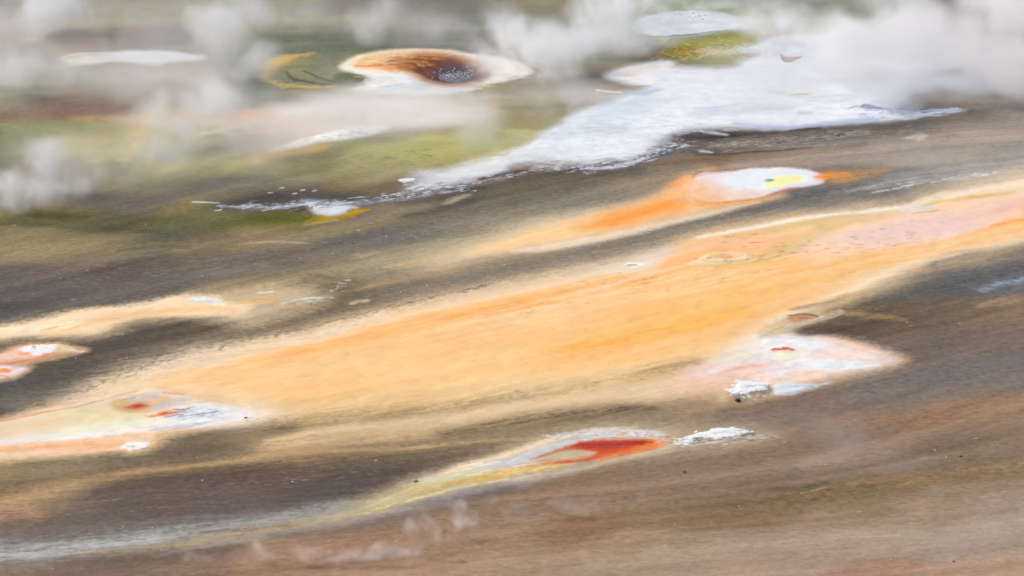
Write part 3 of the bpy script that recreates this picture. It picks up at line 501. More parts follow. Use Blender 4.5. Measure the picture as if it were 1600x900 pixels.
# pale blue-grey stripe falling away to the lower left
S((156, 156, 150), .75, [(-30, 862, 13), (60, 858, 14), (140, 850, 13), (220, 840, 12), (320, 828, 11), (420, 814, 9), (480, 802, 8), (540, 790, 6)], 5)
S((168, 154, 128), .5, [(300, 848, 7), (400, 836, 9), (480, 822, 10), (560, 804, 9)], 5)
S((174, 178, 178), .55, [(-30, 868, 6), (60, 862, 7), (150, 852, 6), (240, 842, 5)], 7)
S((172, 156, 124), .45, [(120, 862, 3), (220, 856, 5), (320, 846, 5), (420, 832, 5), (500, 818, 5)], 5)
S((154, 148, 152), .6, [(240, 868, 2), (330, 852, 3), (400, 840, 3.4), (480, 826, 3), (560, 812, 4), (640, 794, 5), (720, 776, 5), (820, 756, 4)], 3)
S((108, 98, 94), .55, [(430, 836, 4), (500, 830, 6), (600, 812, 6), (700, 790, 6), (800, 764, 4)], 5)
S((96, 86, 76), .6, [(100, 882, 4), (200, 876, 6), (300, 866, 6), (380, 854, 4)], 5)
S((160, 146, 126), .4, [(1050, 840, 5), (1200, 832, 5), (1330, 826, 4), (1450, 812, 4)], 4)
S((198, 178, 134), .6, [(1330, 840, .8), (1370, 837, .9), (1400, 836, .7)], 1)
S((190, 168, 130), .6, [(1250, 770, .8), (1270, 766, 1), (1292, 761, .7)], 1)
S((96, 82, 66), .6, [(1200, 764, 4), (1250, 762, 5), (1290, 754, 4)], 6)
S((150, 118, 92), .25, [(1330, 660, 7), (1400, 648, 8), (1480, 660, 7)], 8); S((158, 124, 96), .25, [(1480, 640, 8), (1540, 632, 9), (1640, 626, 9)], 8)
S((146, 122, 92), .25, [(1350, 756, 6), (1440, 746, 6), (1560, 730, 6), (1640, 720, 5)], 12)
S((228, 208, 178), .75, [(130, 624, 7), (210, 594, 13), (300, 568, 14), (380, 549, 11), (470, 528, 7), (600, 492, 4)], 6)
# thin run-off films and ridges along the great mat
rg_ = random.Random(21)
for k in range(620):
    t = rg_.random(); x = 260 + 1300 * t; yc = 590 - 205 * t - 22 * math.sin(t * 3.1); y = yc + rg_.gauss(0, 1) * (26 - 14 * t)
    if y > 494 - (x - 1180) * .30 or y < 600 - (x - 100) * .235: continue
    w = rg_.uniform(6, 42); sl = -.19 + rg_.uniform(-.03, .03) + (.06 if t < .2 else 0)
    S(rg_.choice([(240, 176, 104), (253, 224, 178), (236, 168, 96), (250, 214, 166), (222, 176, 120)]), rg_.uniform(.12, .38), [(x - w, y - w * sl, .5), (x, y + rg_.uniform(-.6, .6), rg_.uniform(.7, 1.6)), (x + w, y + w * sl, .5)], 2)
# dark specks of crust on the great mat
rs = random.Random(8)
for k in range(95):
    t = rs.random(); x = 820 + 620 * t; y = 470 - 112 * t + rs.uniform(-16, 26)
    w = rs.uniform(1.5, 5)
    S(rs.choice([(206, 120, 70), (196, 130, 60), (214, 112, 90), (150, 120, 60)]), rs.uniform(.3, .65), [(x - w, y + .4, .7), (x + w, y - .3, .8)], .8)
for k in range(16):
    x = rs.uniform(1130, 1270); y = rs.uniform(362, 388); w = rs.uniform(2, 5)
    S((206, 112, 90), .55, [(x - w, y + .4, .7), (x + w, y - .3, .8)], .8)
# pale flecks on the dark ground
for k in range(45):
    x = rs.uniform(0, 1600); y = rs.uniform(330, 890); w = rs.uniform(1, 3)
    S((190, 190, 188), rs.uniform(.25, .6), [(x - w, y + .3, .55), (x + w, y - .3, .55)], .5)

WH = [(232, 236, 244), (214, 222, 236)]; BL = [(160, 170, 190), (185, 196, 214)]; DK = [(58, 52, 50), (82, 74, 70)]
fl(WH + BL, 110, [(350, 322, 7), (480, 318, 8), (600, 308, 8), (720, 296, 5)], (3, 16)); fl(DK, 60, [(480, 326, 6), (600, 310, 7), (760, 290, 4)], (4, 16))
fl(DK + [(120, 100, 70)], 70, [(640, 298, 4), (740, 286, 5), (800, 270, 5), (860, 262, 5)], (3, 14)); fl(WH, 50, [(640, 292, 5), (700, 292, 5), (850, 258, 6)], (3, 12))
fl([(206, 212, 222), (190, 198, 210), (226, 230, 238)], 260, [(810, 246, 5), (900, 226, 14), (1000, 190, 18), (1150, 178, 16), (1320, 165, 14)], (8, 40), .9, (.1, .35), -.12)
fl([(186, 196, 210), (150, 150, 150)], 90, [(860, 252, 4), (950, 250, 4), (1030, 238, 5), (1045, 220, 4), (1100, 203, 3), (1240, 202, 3)], (4, 18), .9, (.4, .8), -.1)
fl(WH + BL, 90, [(880, 262, 5), (950, 260, 6), (1020, 244, 5), (1060, 225, 6)], (4, 18)); fl(DK, 60, [(880, 264, 5), (960, 256, 6), (1050, 234, 7)], (4, 18))
fl([(90, 96, 130), (110, 112, 150)], 50, [(1340, 168, 4), (1420, 174, 6), (1480, 172, 5)], (4, 16)); fl(WH + BL, 150, [(1350, 176, 5), (1400, 179, 5), (1450, 178, 5), (1490, 172, 4)], (5, 22), .8, (.4, .9), -.06)
fl([(186, 178, 162), (150, 142, 128)], 130, [(1080, 228, 7), (1200, 224, 8), (1320, 212, 8), (1430, 204, 7)], (4, 18), op=(.3, .7), sl=-.1); fl(DK, 130, [(1050, 218, 7), (1200, 214, 9), (1320, 206, 8)], (4, 16), op=(.3, .7), sl=-.08)
fl([(182, 180, 96), (84, 90, 40), (186, 140, 50), (200, 200, 150)], 420, [(1030, 94, 7), (1080, 84, 12), (1130, 82, 14), (1170, 68, 8)], (1.5, 4), .6, (.3, .8), 0)
fl([(64, 70, 58), (80, 90, 74)], 120, [(370, 130, 14), (420, 130, 12), (540, 128, 5)], (2, 6), .7, (.3, .7), 0)
fl([(110, 80, 66), (150, 124, 104), (84, 64, 54)], 200, [(0, 170, 12), (120, 166, 16), (220, 165, 16)], (2, 8), .7, (.2, .5), 0)
fl([(86, 98, 44), (150, 150, 80)], 200, [(0, 205, 12), (200, 225, 16), (420, 250, 12), (700, 240, 10)], (3, 14), .8, (.2, .5), -.04)
fl([(168, 34, 12), (150, 30, 14)], 60, [(900, 698, 3), (960, 696, 5), (1010, 692, 3)], (8, 30), .7, (.4, .8), -.06); fl([(236, 120, 50), (214, 84, 30)], 50, [(850, 722, 3), (920, 716, 4), (1000, 700, 4)], (6, 26), .7, (.3, .7), -.14)
fl([(226, 222, 170), (188, 150, 66), (204, 200, 120)], 130, [(580, 796, 5), (680, 768, 7), (780, 744, 6), (860, 730, 4)], (4, 14), .7, (.3, .7), -.18)
fl(WH + [(176, 150, 140), (206, 130, 80), (160, 180, 180)], 120, [(860, 682, 4), (930, 676, 5), (1000, 680, 4), (1050, 684, 3)], (3, 12), .7, (.4, .9), -.04)
fl([(206, 204, 196), (150, 138, 120), (84, 74, 66), (220, 222, 224)], 170, [(1040, 688, 4), (1090, 690, 6), (1150, 686, 6), (1200, 680, 4)], (2, 10), .6, (.3, .8), -.06)
for ln_ in ([(1070, 688, 1), (1110, 679, 3), (1160, 674, 2)], [(1155, 610, 2), (1190, 606, 2)], [(1215, 608, 2), (1270, 604, 2)], [(110, 94, 3), (200, 90, 5), (290, 90, 3)], [(440, 226, 3), (580, 204, 3)], [(300, 472, 2), (345, 476, 2)]):
    fl([(186, 192, 200), (206, 206, 196), (160, 166, 174)], 26, ln_, (3, 12), .6, (.4, .8), -.06)
fl([(110, 104, 98), (150, 140, 120), (220, 222, 222)], 60, [(1142, 618, 3), (1160, 624, 4), (1200, 618, 3)], (2, 7), .6, (.4, .8), 0)
fl([(150, 160, 172), (120, 124, 132), (236, 240, 246)], 90, [(280, 646, 4), (310, 650, 6), (350, 650, 4)], (2, 10), .6, (.3, .7), -.14); fl([(84, 84, 80), (214, 120, 50)], 14, [(262, 648, 2), (300, 642, 2)], (3, 8), .7)
fl([(160, 134, 94), (136, 114, 84), (186, 156, 110)], 320, [(400, 660, 8), (560, 648, 10), (760, 628, 9), (960, 596, 9), (1090, 568, 5)], (1.5, 6), .7, (.25, .6), -.1)
fl([(226, 200, 160), (206, 176, 130)], 260, [(120, 630, 6), (300, 560, 7), (520, 510, 6), (760, 452, 4), (1000, 398, 4)], (2, 9), .8, (.3, .7), -.2)
fl([(84, 78, 72), (104, 94, 82)], 260, [(120, 616, 5), (300, 552, 6), (520, 502, 4), (760, 446, 3)], (2, 8), .7, (.3, .7), -.2)
fl([(176, 130, 92), (150, 116, 86), (104, 88, 72)], 380, [(1320, 660, 12), (1450, 655, 16), (1600, 640, 20)], (3, 12), .8, (.15, .4), -.03)
fl([(168, 132, 84), (94, 78, 56)], 380, [(1200, 785, 9), (1350, 760, 14), (1480, 742, 14), (1620, 725, 12)], (3, 12), .8, (.2, .5), -.06)
fl([(190, 140, 100), (104, 84, 68)], 420, [(450, 870, 14), (700, 830, 16), (900, 790, 16), (1100, 760, 16)], (2, 9), .8, (.15, .45), -.04)
fl([(160, 150, 138), (74, 68, 62)], 400, [(60, 430, 24), (300, 420, 22), (560, 380, 18), (800, 330, 12)], (2, 12), .6, (.12, .4), -.06)
fl([(150, 132, 114), (66, 58, 52)], 360, [(60, 800, 22), (300, 770, 20), (560, 735, 14), (700, 690, 9)], (2, 12), .6, (.12, .4), -.08)
fl([(140, 138, 136), (64, 64, 64)], 300, [(100, 590, 9), (400, 510, 8), (700, 440, 8), (1000, 365, 9), (1300, 305, 12)], (2, 10), .6, (.12, .4), -.2)
fl([(150, 144, 140), (66, 62, 60)], 400, [(1330, 500, 16), (1450, 450, 20), (1600, 440, 30), (1500, 560, 24), (1340, 610, 12)], (2, 12), .6, (.1, .35), -.1)
fl([(214, 218, 224), (160, 168, 180)], 90, [(1560, 270, 4), (1460, 282, 3), (1360, 300, 2)], (2, 12), .6, (.3, .7), -.15)
fl([(215, 222, 222), (170, 184, 184)], 60, [(440, 474, 3), (500, 468, 3), (540, 442, 4)], (2, 8), .6, (.3, .8), -.05)
# ------------------------------------------------------------------ sample grid of the basin
def axis_fine(a, b, step):
    n = int(round((b - a) / step)); return np.linspace(a, b, n + 1)
xs = axis_fine(-25.5, 25.5, 0.04)
ys = [94.0]
while ys[-1] < 203: ys.append(ys[-1] + 0.07 * (ys[-1] / 98.0) ** 2 * 0.92)
ys = np.array(ys)
def outer(a, s0, far, sign):
    out = []; s = s0; c = a
    while abs(c) < far: s *= 1.35; c += sign * s; out.append(c)
    return out
XS = np.concatenate([outer(xs[0], .1, 2500, -1)[::-1], xs, outer(xs[-1], .1, 2500, 1)])
YS = np.concatenate([outer(ys[0], .2, 500, -1)[::-1], ys, outer(ys[-1], .3, 4000, 1)])
GX, GY = np.meshgrid(XS, YS)
NX, NY = len(XS), len(YS)
gx, gy = GX.ravel(), GY.ravel()
CC = at(703, 110)   # the deep crater
def height(x, y):
    u, v = inv(x, np.maximum(y, 45.0))
    h = 0.035 * fbm(x, y, 7.0, 3, 50) + 0.024 * fbm(x, y, 1.1, 3, 60, .6) + .010 * fbm(x * .5 + y * .5, y - x, .5, 2, 66)
    far = ss(40, 400, np.hypot(x, y - 140)); h = h + far * 6.0 * (fbm(x, y, 160.0, 3, 70) * .6 + .15)
    return h
def colour(x, y):
    u, v = inv(x, np.maximum(y, 45.0))
    u = np.clip(u, -130, 1730); v = np.clip(v, -110, 1000)
    n1 = fbm(x, y, 2.6, 3, 1, .42); n2 = fbm(x + 50, y - 9, 2.6, 3, 5, .42)
    n3 = fbm(x, y, .22, 2, 9, .8); n4 = fbm(x, y, .10, 2, 13, .9)
    g = .02 + .20 * ss(120, 300, v) * (1 - .62 * ss(520, 820, v))                   # run-off grain follows the fall of the slope
    al, ac = u * .022, (v + g * (u - 800)) * .15
    st1 = fbm(al * .30, ac, .45, 3, 33, .6); st2 = fbm(al * .12, ac, 2.6, 3, 39, .5)
    streak = fbm(x * .35, y * 1.0 + x * .5, 1.2, 4, 21)
    uu = u + 6 * n1; vv = v + 1.5 * n2 + .5 * n4 * (0.4 + .6 * ss(0, 900, v))
    pts = np.array([[float(k) for k in q.split()] for ln in BASE.strip().splitlines() for q in ln.split(';') if q.strip()])
    C = np.zeros((len(u), 3), np.float32); W = np.full(len(u), 1e-9, np.float32)
    bu = uu + 26 * n1; bv = vv + 5 * streak + 3 * n2
    for (pu, pv, r, g, b) in pts:
        sl = -0.17 if pv > 240 else -0.02
        su, sv = 62.0, 11.0 + pv * .006
        m = (np.abs(bu - pu) < 400) & (np.abs(bv - pv) < 110)
        du = (bu[m] - pu) / su; dv = (bv[m] - pv - sl * (bu[m] - pu)) / sv
        w = 1.0 / (1.0 + (du * du + dv * dv)) ** 3.0
        C[m] += w[:, None] * lin((r, g, b)); W[m] += w
    C += 1e-4 * lin((130, 115, 95)); W += 1e-4
    C /= W[:, None]
    far = ss(340, 260, v)[:, None]; g0 = C.mean(1, keepdims=True)  # far soil greyed: part of the steam's veil is painted into its colour
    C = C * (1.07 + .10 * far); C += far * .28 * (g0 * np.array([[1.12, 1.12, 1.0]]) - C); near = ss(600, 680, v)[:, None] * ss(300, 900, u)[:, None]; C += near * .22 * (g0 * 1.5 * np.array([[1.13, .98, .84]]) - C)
    VR = np.clip(inv(0.0, np.maximum(YS, 45.0))[1], -110, 1000)
    def pick(sp, pad):
        lo, hi = sp[:, 1].min() - pad, sp[:, 1].max() + pad
        r = np.nonzero((VR > lo - 5) & (VR < hi + 5))[0]
        if not len(r): return r
        s0, s1 = r[0] * NX, (r[-1] + 1) * NX
        return s0 + np.nonzero((uu[s0:s1] > sp[:, 0].min() - pad * 2.5) & (uu[s0:s1] < sp[:, 0].max() + pad * 2.5) & (vv[s0:s1] > lo) & (vv[s0:s1] < hi))[0]
    for q in L:
        if q[0] == 'P':
            _, col, f, op, poly, r = q
            sp = spline(poly); pad = f + 8
            m = pick(sp, pad)
            if not len(m): continue
            soft = f >= 2.8
            fe = f * (1.15 + .22 * min(r, 5)) * (1.65 if f >= 5 else 1.15) if soft else f
            d = sdist(uu[m], vv[m], sp) + (r * (.10 * n3[m] + .24 * n4[m] + .16 * st1[m]) if soft else r * (.55 * n3[m] + .35 * n4[m] + .2 * st1[m]))
            a = ss(-fe / 2, fe / 2, d) * op
        else:
            _, col, op, pl, r, soft = q
            if len(pl) > 2: sp = spline(pl, False, 4)
            else: sp = np.array(pl, float)
            w = sp[:, 2].max() * 2.2 + 1
            m = pick(sp, w)
            if not len(m): continue
            qd = ldist(uu[m], vv[m], sp)
            a = np.exp(-(qd ** 2)) * op
            a = np.clip(a * (1 + r * (.03 * n3[m] + .06 * n4[m] + .10 * st1[m])), 0, 1) * ss(2.2, 1.7, qd)
        C[m] += a[:, None] * (lin(col) - C[m])
    lum = C.mean(1)
    st3 = fbm(al * .10, ac, 1.3, 3, 45, .5)
    k = 1 + (.03 * streak + .035 * n3 + .045 * n4 + .06 * st1 + .18 * st2 + .15 * st3) * np.clip(1.0 - 1.4 * lum, .22, .8)
    sat = (C.max(1) - C.min(1)) / (C.max(1) + .02)
    warm = ss(.3, .6, sat) * ss(.3, .5, C[:, 0])
    tint = (.09 * st2 + .05 * st1 + .05 * n1) * warm
    C *= k[:, None]; C[:, 1] *= 1 - .6 * tint; C[:, 2] *= 1 - 1.6 * tint
    C = C * (.86 / np.maximum(C.max(1), .86))[:, None]
    C[:, 2] *= 1 - .045 * ss(.5, .8, lum)
    return np.clip(C, 0.01, .86) * np.array(WB), lum
print('grid', NX, NY)
import time; _t = time.time()
fine = (gx >= xs[0] - 2) & (gx <= xs[-1] + 2) & (gy >= ys[0] - 2) & (gy <= ys[-1] + 2)
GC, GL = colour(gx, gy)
print('colour', round(time.time() - _t, 1))
GH = height(gx, gy)
GU, GV = inv(gx, np.maximum(gy, 45.0))
n1g = fbm(gx, gy, 2.6, 3, 1, .42); n2g = fbm(gx + 50, gy - 9, 2.6, 3, 5, .42)
GUW = GU + 6 * n1g; GVW = GV + 1.5 * n2g

# bowl of the deep crater
def bowl(x, y, u, v):
    d = sdist(u, v, spline([(556, 98), (580, 87), (620, 83), (680, 83), (722, 90), (752, 101), (758, 112), (742, 126), (710, 131), (668, 126), (635, 113), (600, 111), (565, 106)]))
    e = sdist(u, v, spline([(640, 98), (665, 93), (700, 95), (740, 105), (750, 114), (738, 126), (706, 130), (672, 124), (648, 112)]))
    return -(.05 * ss(0, 6, d) + .17 * ss(-1, 9, e))

# ------------------------------------------------------------------ materials
def mat_soil(name, rough=.95, spec=.04, bump=.5, grain=.85, crust=False):
    grain *= .55; bump *= .7
    m = bpy.data.materials.new(name); m.use_nodes = True
    nt = m.node_tree; N = nt.nodes; K = nt.links; b = N['Principled BSDF']
    a = N.new('ShaderNodeAttribute'); a.attribute_name = 'mineral'
    tc = N.new('ShaderNodeTexCoord')
    n1 = N.new('ShaderNodeTexNoise'); n1.inputs['Scale'].default_value = 4.2; n1.inputs['Detail'].default_value = 5; n1.inputs['Roughness'].default_value = .75
    n2 = N.new('ShaderNodeTexNoise'); n2.inputs['Scale'].default_value = 1.3; n2.inputs['Detail'].default_value = 3
    K.new(tc.outputs['Object'], n1.inputs['Vector']); K.new(tc.outputs['Object'], n2.inputs['Vector'])
    # darker ground is coarser: grain strength follows the mineral's own lightness
    bw = N.new('ShaderNodeRGBToBW'); K.new(a.outputs['Color'], bw.inputs[0])
    g = N.new('ShaderNodeMapRange'); g.inputs['From Min'].default_value = .08; g.inputs['From Max'].default_value = .55
    g.inputs['To Min'].default_value = grain; g.inputs['To Max'].default_value = grain * .22; K.new(bw.outputs[0], g.inputs['Value'])
    c1 = N.new('ShaderNodeMath'); c1.operation = 'SUBTRACT'; c1.inputs[1].default_value = .5; K.new(n1.outputs['Fac'], c1.inputs[0])
    c2 = N.new('ShaderNodeMath'); c2.operation = 'MULTIPLY'; K.new(c1.outputs[0], c2.inputs[0]); K.new(g.outputs[0], c2.inputs[1])
    c2b = N.new('ShaderNodeMath'); c2b.operation = 'MULTIPLY'; c2b.inputs[1].default_value = 3.2; K.new(c2.outputs[0], c2b.inputs[0])
    c3 = N.new('ShaderNodeMath'); c3.operation = 'ADD'; c3.inputs[1].default_value = 1.0; K.new(c2b.outputs[0], c3.inputs[0])
    v = N.new('ShaderNodeVectorMath'); v.operation = 'SCALE'; K.new(a.outputs['Color'], v.inputs[0]); K.new(c3.outputs[0], v.inputs['Scale'])
    if crust:
        # brittle plates: thin grey cracks and duller blotches
        vo = N.new('ShaderNodeTexVoronoi'); vo.feature = 'DISTANCE_TO_EDGE'; vo.inputs['Scale'].default_value = 1.9
        n3 = N.new('ShaderNodeTexNoise'); n3.inputs['Scale'].default_value = 1.6; n3.inputs['Detail'].default_value = 6; n3.inputs['Roughness'].default_value = .72
        wv = N.new('ShaderNodeVectorMath'); wv.operation = 'ADD'; K.new(tc.outputs['Object'], wv.inputs[0]); K.new(n3.outputs['Color'], wv.inputs[1]); K.new(wv.outputs[0], vo.inputs['Vector'])
        K.new(tc.outputs['Object'], n3.inputs['Vector'])
        r1 = N.new('ShaderNodeMapRange'); r1.inputs['From Max'].default_value = .06; r1.inputs['To Min'].default_value = .93; r1.inputs['To Max'].default_value = 1.0; K.new(vo.outputs['Distance'], r1.inputs['Value'])
        r2 = N.new('ShaderNodeMapRange'); r2.inputs['From Min'].default_value = .38; r2.inputs['From Max'].default_value = .56; r2.inputs['To Min'].default_value = .90; r2.inputs['To Max'].default_value = 1.03; K.new(n3.outputs['Fac'], r2.inputs['Value'])
        mm = N.new('ShaderNodeMath'); mm.operation = 'MULTIPLY'; K.new(r1.outputs[0], mm.inputs[0]); K.new(r2.outputs[0], mm.inputs[1])
        v2 = N.new('ShaderNodeVectorMath'); v2.operation = 'SCALE'; K.new(v.outputs[0], v2.inputs[0]); K.new(mm.outputs[0], v2.inputs['Scale']); v = v2
    K.new(v.outputs[0], b.inputs['Base Color'])
    b.inputs['Roughness'].default_value = rough; b.inputs['Specular IOR Level'].default_value = spec
    bp = N.new('ShaderNodeBump'); bp.inputs['Strength'].default_value = bump; bp.inputs['Distance'].default_value = .02
    K.new(n1.outputs['Fac'], bp.inputs['Height']); K.new(bp.outputs[0], b.inputs['Normal'])
    return m
M_SOIL = mat_soil('gravelly_soil'); M_MAT = mat_soil('bacterial_mat', .9, .06, .25, .4); M_CRUST = mat_soil('sinter_crust', .9, .06, .4, .5, True)
M_WET = mat_soil('wet_mineral', .6, .12, .15, .25)
def mat_water(name, col, rough=.12, spec=.5, bump=.15, attr=False):
    m = bpy.data.materials.new(name); m.use_nodes = True; N = m.node_tree.nodes; K = m.node_tree.links; b = N['Principled BSDF']
    if attr:
        a = N.new('ShaderNodeAttribute'); a.attribute_name = 'mineral'; K.new(a.outputs['Color'], b.inputs['Base Color'])
    else:
        tc = N.new('ShaderNodeTexCoord'); n = N.new('ShaderNodeTexNoise'); n.inputs['Scale'].default_value = .7; n.inputs['Detail'].default_value = 4
        r = N.new('ShaderNodeValToRGB'); r.color_ramp.elements[0].position = .35; r.color_ramp.elements[1].position = .7
        r.color_ramp.elements[0].color = (*lin(col[0]), 1); r.color_ramp.elements[1].color = (*lin(col[1]), 1)
        K.new(tc.outputs['Object'], n.inputs['Vector']); K.new(n.outputs['Fac'], r.inputs[0]); K.new(r.outputs[0], b.inputs['Base Color'])
    b.inputs['Roughness'].default_value = rough; b.inputs['Specular IOR Level'].default_value = spec
    n = N.new('ShaderNodeTexNoise'); n.inputs['Scale'].default_value = 3; tc = N.new('ShaderNodeTexCoord'); K.new(tc.outputs['Object'], n.inputs['Vector'])
    bp = N.new('ShaderNodeBump'); bp.inputs['Strength'].default_value = bump; bp.inputs['Distance'].default_value = .04
    K.new(n.outputs['Fac'], bp.inputs['Height']); K.new(bp.outputs[0], b.inputs['Normal'])
    return m
def mat_plain(name, c0, c1, scale=6, rough=.85):
    m = bpy.data.materials.new(name); m.use_nodes = True; N = m.node_tree.nodes; K = m.node_tree.links; b = N['Principled BSDF']
    tc = N.new('ShaderNodeTexCoord'); n = N.new('ShaderNodeTexNoise'); n.inputs['Scale'].default_value = scale; n.inputs['Detail'].default_value = 5
    r = N.new('ShaderNodeValToRGB'); r.color_ramp.elements[0].position = .3; r.color_ramp.elements[1].position = .7
    r.color_ramp.elements[0].color = (*lin(c0), 1); r.color_ramp.elements[1].color = (*lin(c1), 1)
    K.new(tc.outputs['Object'], n.inputs['Vector']); K.new(n.outputs['Fac'], r.inputs[0]); K.new(r.outputs[0], b.inputs['Base Color'])
    b.inputs['Roughness'].default_value = rough
    return m

# ------------------------------------------------------------------ object helpers
def link(name, me, mat, parent=None, loc=None):
    o = bpy.data.objects.new(name, me); scene.collection.objects.link(o)
    if mat is not None: me.materials.append(mat)
    if parent is not None: o.parent = parent
    if loc is not None: o.location = loc
    return o
def tag(o, label=None, cat=None, group=None, kind=None):
    if label: o['label'] = label
    if cat: o['category'] = cat
    if group: o['group'] = group
    if kind: o['kind'] = kind
    return o
def thing(name, label, cat, loc, group=None):
    o = bpy.data.objects.new(name, None); scene.collection.objects.link(o); o.location = loc; o.empty_display_size = .3
    return tag(o, label, cat, group)
def raw_mesh(name, co, faces, cols=None, smooth=True):
    me = bpy.data.meshes.new(name)
    n = len(co); k = faces.shape[1]
    me.vertices.add(n); me.vertices.foreach_set('co', np.asarray(co, np.float32).ravel())
    me.loops.add(faces.size); me.loops.foreach_set('vertex_index', faces.ravel().astype(np.int32))
    me.polygons.add(len(faces)); me.polygons.foreach_set('loop_start', (np.arange(len(faces)) * k).astype(np.int32))
    me.polygons.foreach_set('use_smooth', np.full(len(faces), smooth))
    if cols is not None:
        at_ = me.attributes.new('mineral', 'FLOAT_COLOR', 'POINT')
        at_.data.foreach_set('color', np.c_[cols, np.ones(n)].astype(np.float32).ravel())
    me.update(calc_edges=True); me.validate()
    return me
IDX = np.arange(NX * NY).reshape(NY, NX)
QUADS = np.stack([IDX[:-1, :-1].ravel(), IDX[:-1, 1:].ravel(), IDX[1:, 1:].ravel(), IDX[1:, :-1].ravel()], 1)

# the ground, one sheet out to the horizon; it dips under the crater so that the bowl is open
gz = GH.copy()
mb = (GU > 530) & (GU < 790) & (GV > 70) & (GV < 145)
BZ = np.zeros_like(GH); BZ[mb] = bowl(gx[mb], gy[mb], GU[mb], GV[mb])
gz[mb] += BZ[mb] * 1.05
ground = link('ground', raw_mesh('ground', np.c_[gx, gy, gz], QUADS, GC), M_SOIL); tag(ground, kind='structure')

FINEQ = QUADS
def sheet(name, poly, thick, mat, parent=None, edge=3.0, lift=0.0, sub=5, warp=True, extra=None):
    thick = min(thick, .035) * (.8 if parent is None else .6); lift *= .5; edge = edge * 1.6
    """a low crust following the ground, thick in the middle and running out under the soil at its edge"""
    sp = spline(poly, True, sub); pad = edge + 2
    U, V = (GUW, GVW) if warp else (GU, GV)
    m = (U > sp[:, 0].min() - pad * 2.5) & (U < sp[:, 0].max() + pad * 2.5) & (V > sp[:, 1].min() - pad) & (V < sp[:, 1].max() + pad) & fine
    ids = np.nonzero(m)[0]
    d = np.full(len(gx), -99.0, np.float32); d[ids] = sdist(U[ids], V[ids], sp)
    q = QUADS[(d[QUADS] > -1.2).all(1)]
    used = np.unique(q); mp = np.zeros(len(gx), np.int64); mp[used] = np.arange(len(used))
    dz = -.015 + (thick + .015) * ss(-1.2, edge, d[used]) + lift
    z = GH[used] + BZ[used] + dz
    if extra is not None: z = z + extra(used)
    co = np.c_[gx[used], gy[used], z]
    org = (0, 0, 0)
    if parent is not None: co = co - np.array(parent.location)
    else:
        org = (float(gx[used].mean()), float(gy[used].mean()), 0.0); co = co - np.array(org)
    o = link(name, raw_mesh(name, co, mp[q], GC[used]), mat, parent, None if parent is not None else org)
    return o
def place(u, v, z=0.0):
    x, y = at(u, v, z); return (float(x), float(y), z)

# ------------------------------------------------------------------ things: mats and crusts
big = sheet('bacterial_mat', [(150, 618), (240, 590), (330, 560), (400, 540), (533, 510), (700, 467), (800, 448), (900, 424), (990, 403), (1066, 380), (1150, 358), (1250, 342), (1330, 332), (1420, 322), (1470, 302), (1520, 288), (1600, 272), (1680, 258), (1680, 362), (1600, 374), (1530, 392), (1450, 408), (1390, 430), (1330, 454), (1270, 478), (1220, 498), (1185, 522), (1150, 556), (1090, 580), (1000, 604), (880, 622), (760, 634), (640, 630), (520, 638), (430, 644), (360, 634), (290, 622), (220, 622)], .05, M_MAT, edge=14)
tag(big, 'huge pale orange bacterial mat sweeping diagonally across the middle of the basin', 'bacterial mat')
mid = sheet('bacterial_mat', [(745, 398), (800, 370), (860, 352), (920, 337), (1000, 320), (1050, 300), (1078, 278), (1080, 300), (1100, 316), (1190, 314), (1120, 329), (1050, 341), (980, 359), (900, 377), (820, 390)], .03, M_MAT, edge=6)
tag(mid, 'orange mat tongue trailing down-left from the white spring with the yellow spot', 'bacterial mat')
ul = sheet('bacterial_mat', [(-40, 516), (40, 504), (100, 491), (160, 481), (220, 475), (270, 465), (330, 464), (352, 472), (392, 477), (375, 489), (330, 491), (270, 493), (220, 495), (190, 507), (160, 518), (110, 522), (50, 522), (-40, 528)], .04, M_MAT, edge=5)
tag(ul, 'narrow cream and peach mat entering at the left edge above the small white cone', 'bacterial mat')
ulv = sheet('vent', [(60, 518), (72, 514), (90, 509), (122, 504), (108, 511), (86, 517)], .012, M_WET, ul, 1.5, lift=.045); 
tag(ulv, 'yellow orange vent stain')
tail = sheet('bacterial_mat', [(500, 818), (545, 797), (600, 775), (660, 753), (720, 737), (770, 720), (800, 724), (806, 745), (720, 761), (640, 782), (560, 803)], .03, M_MAT, edge=4)
tag(tail, 'yellow green mat flowing down-left from the red pool, speckled with white crust', 'bacterial mat')
terr = sheet('bacterial_mat', [(400, 116), (418, 98), (440, 91), (470, 87), (490, 84), (478, 92), (455, 101), (437, 108), (426, 118), (438, 126), (470, 131), (520, 134), (500, 139), (440, 136)], .05, M_MAT, edge=2)
tag(terr, 'gold brown mat curved like a hook left of the deep orange crater', 'bacterial mat')
grass = sheet('grass', [(1020, 97), (1040, 80), (1070, 66), (1130, 58), (1190, 52), (1185, 62), (1178, 72), (1160, 78), (1172, 88), (1150, 104), (1100, 107), (1045, 104), (1012, 98)], .06, mat_soil('mossy_grass', .95, .1, .8, .9), edge=2)
tag(grass, kind='stuff')

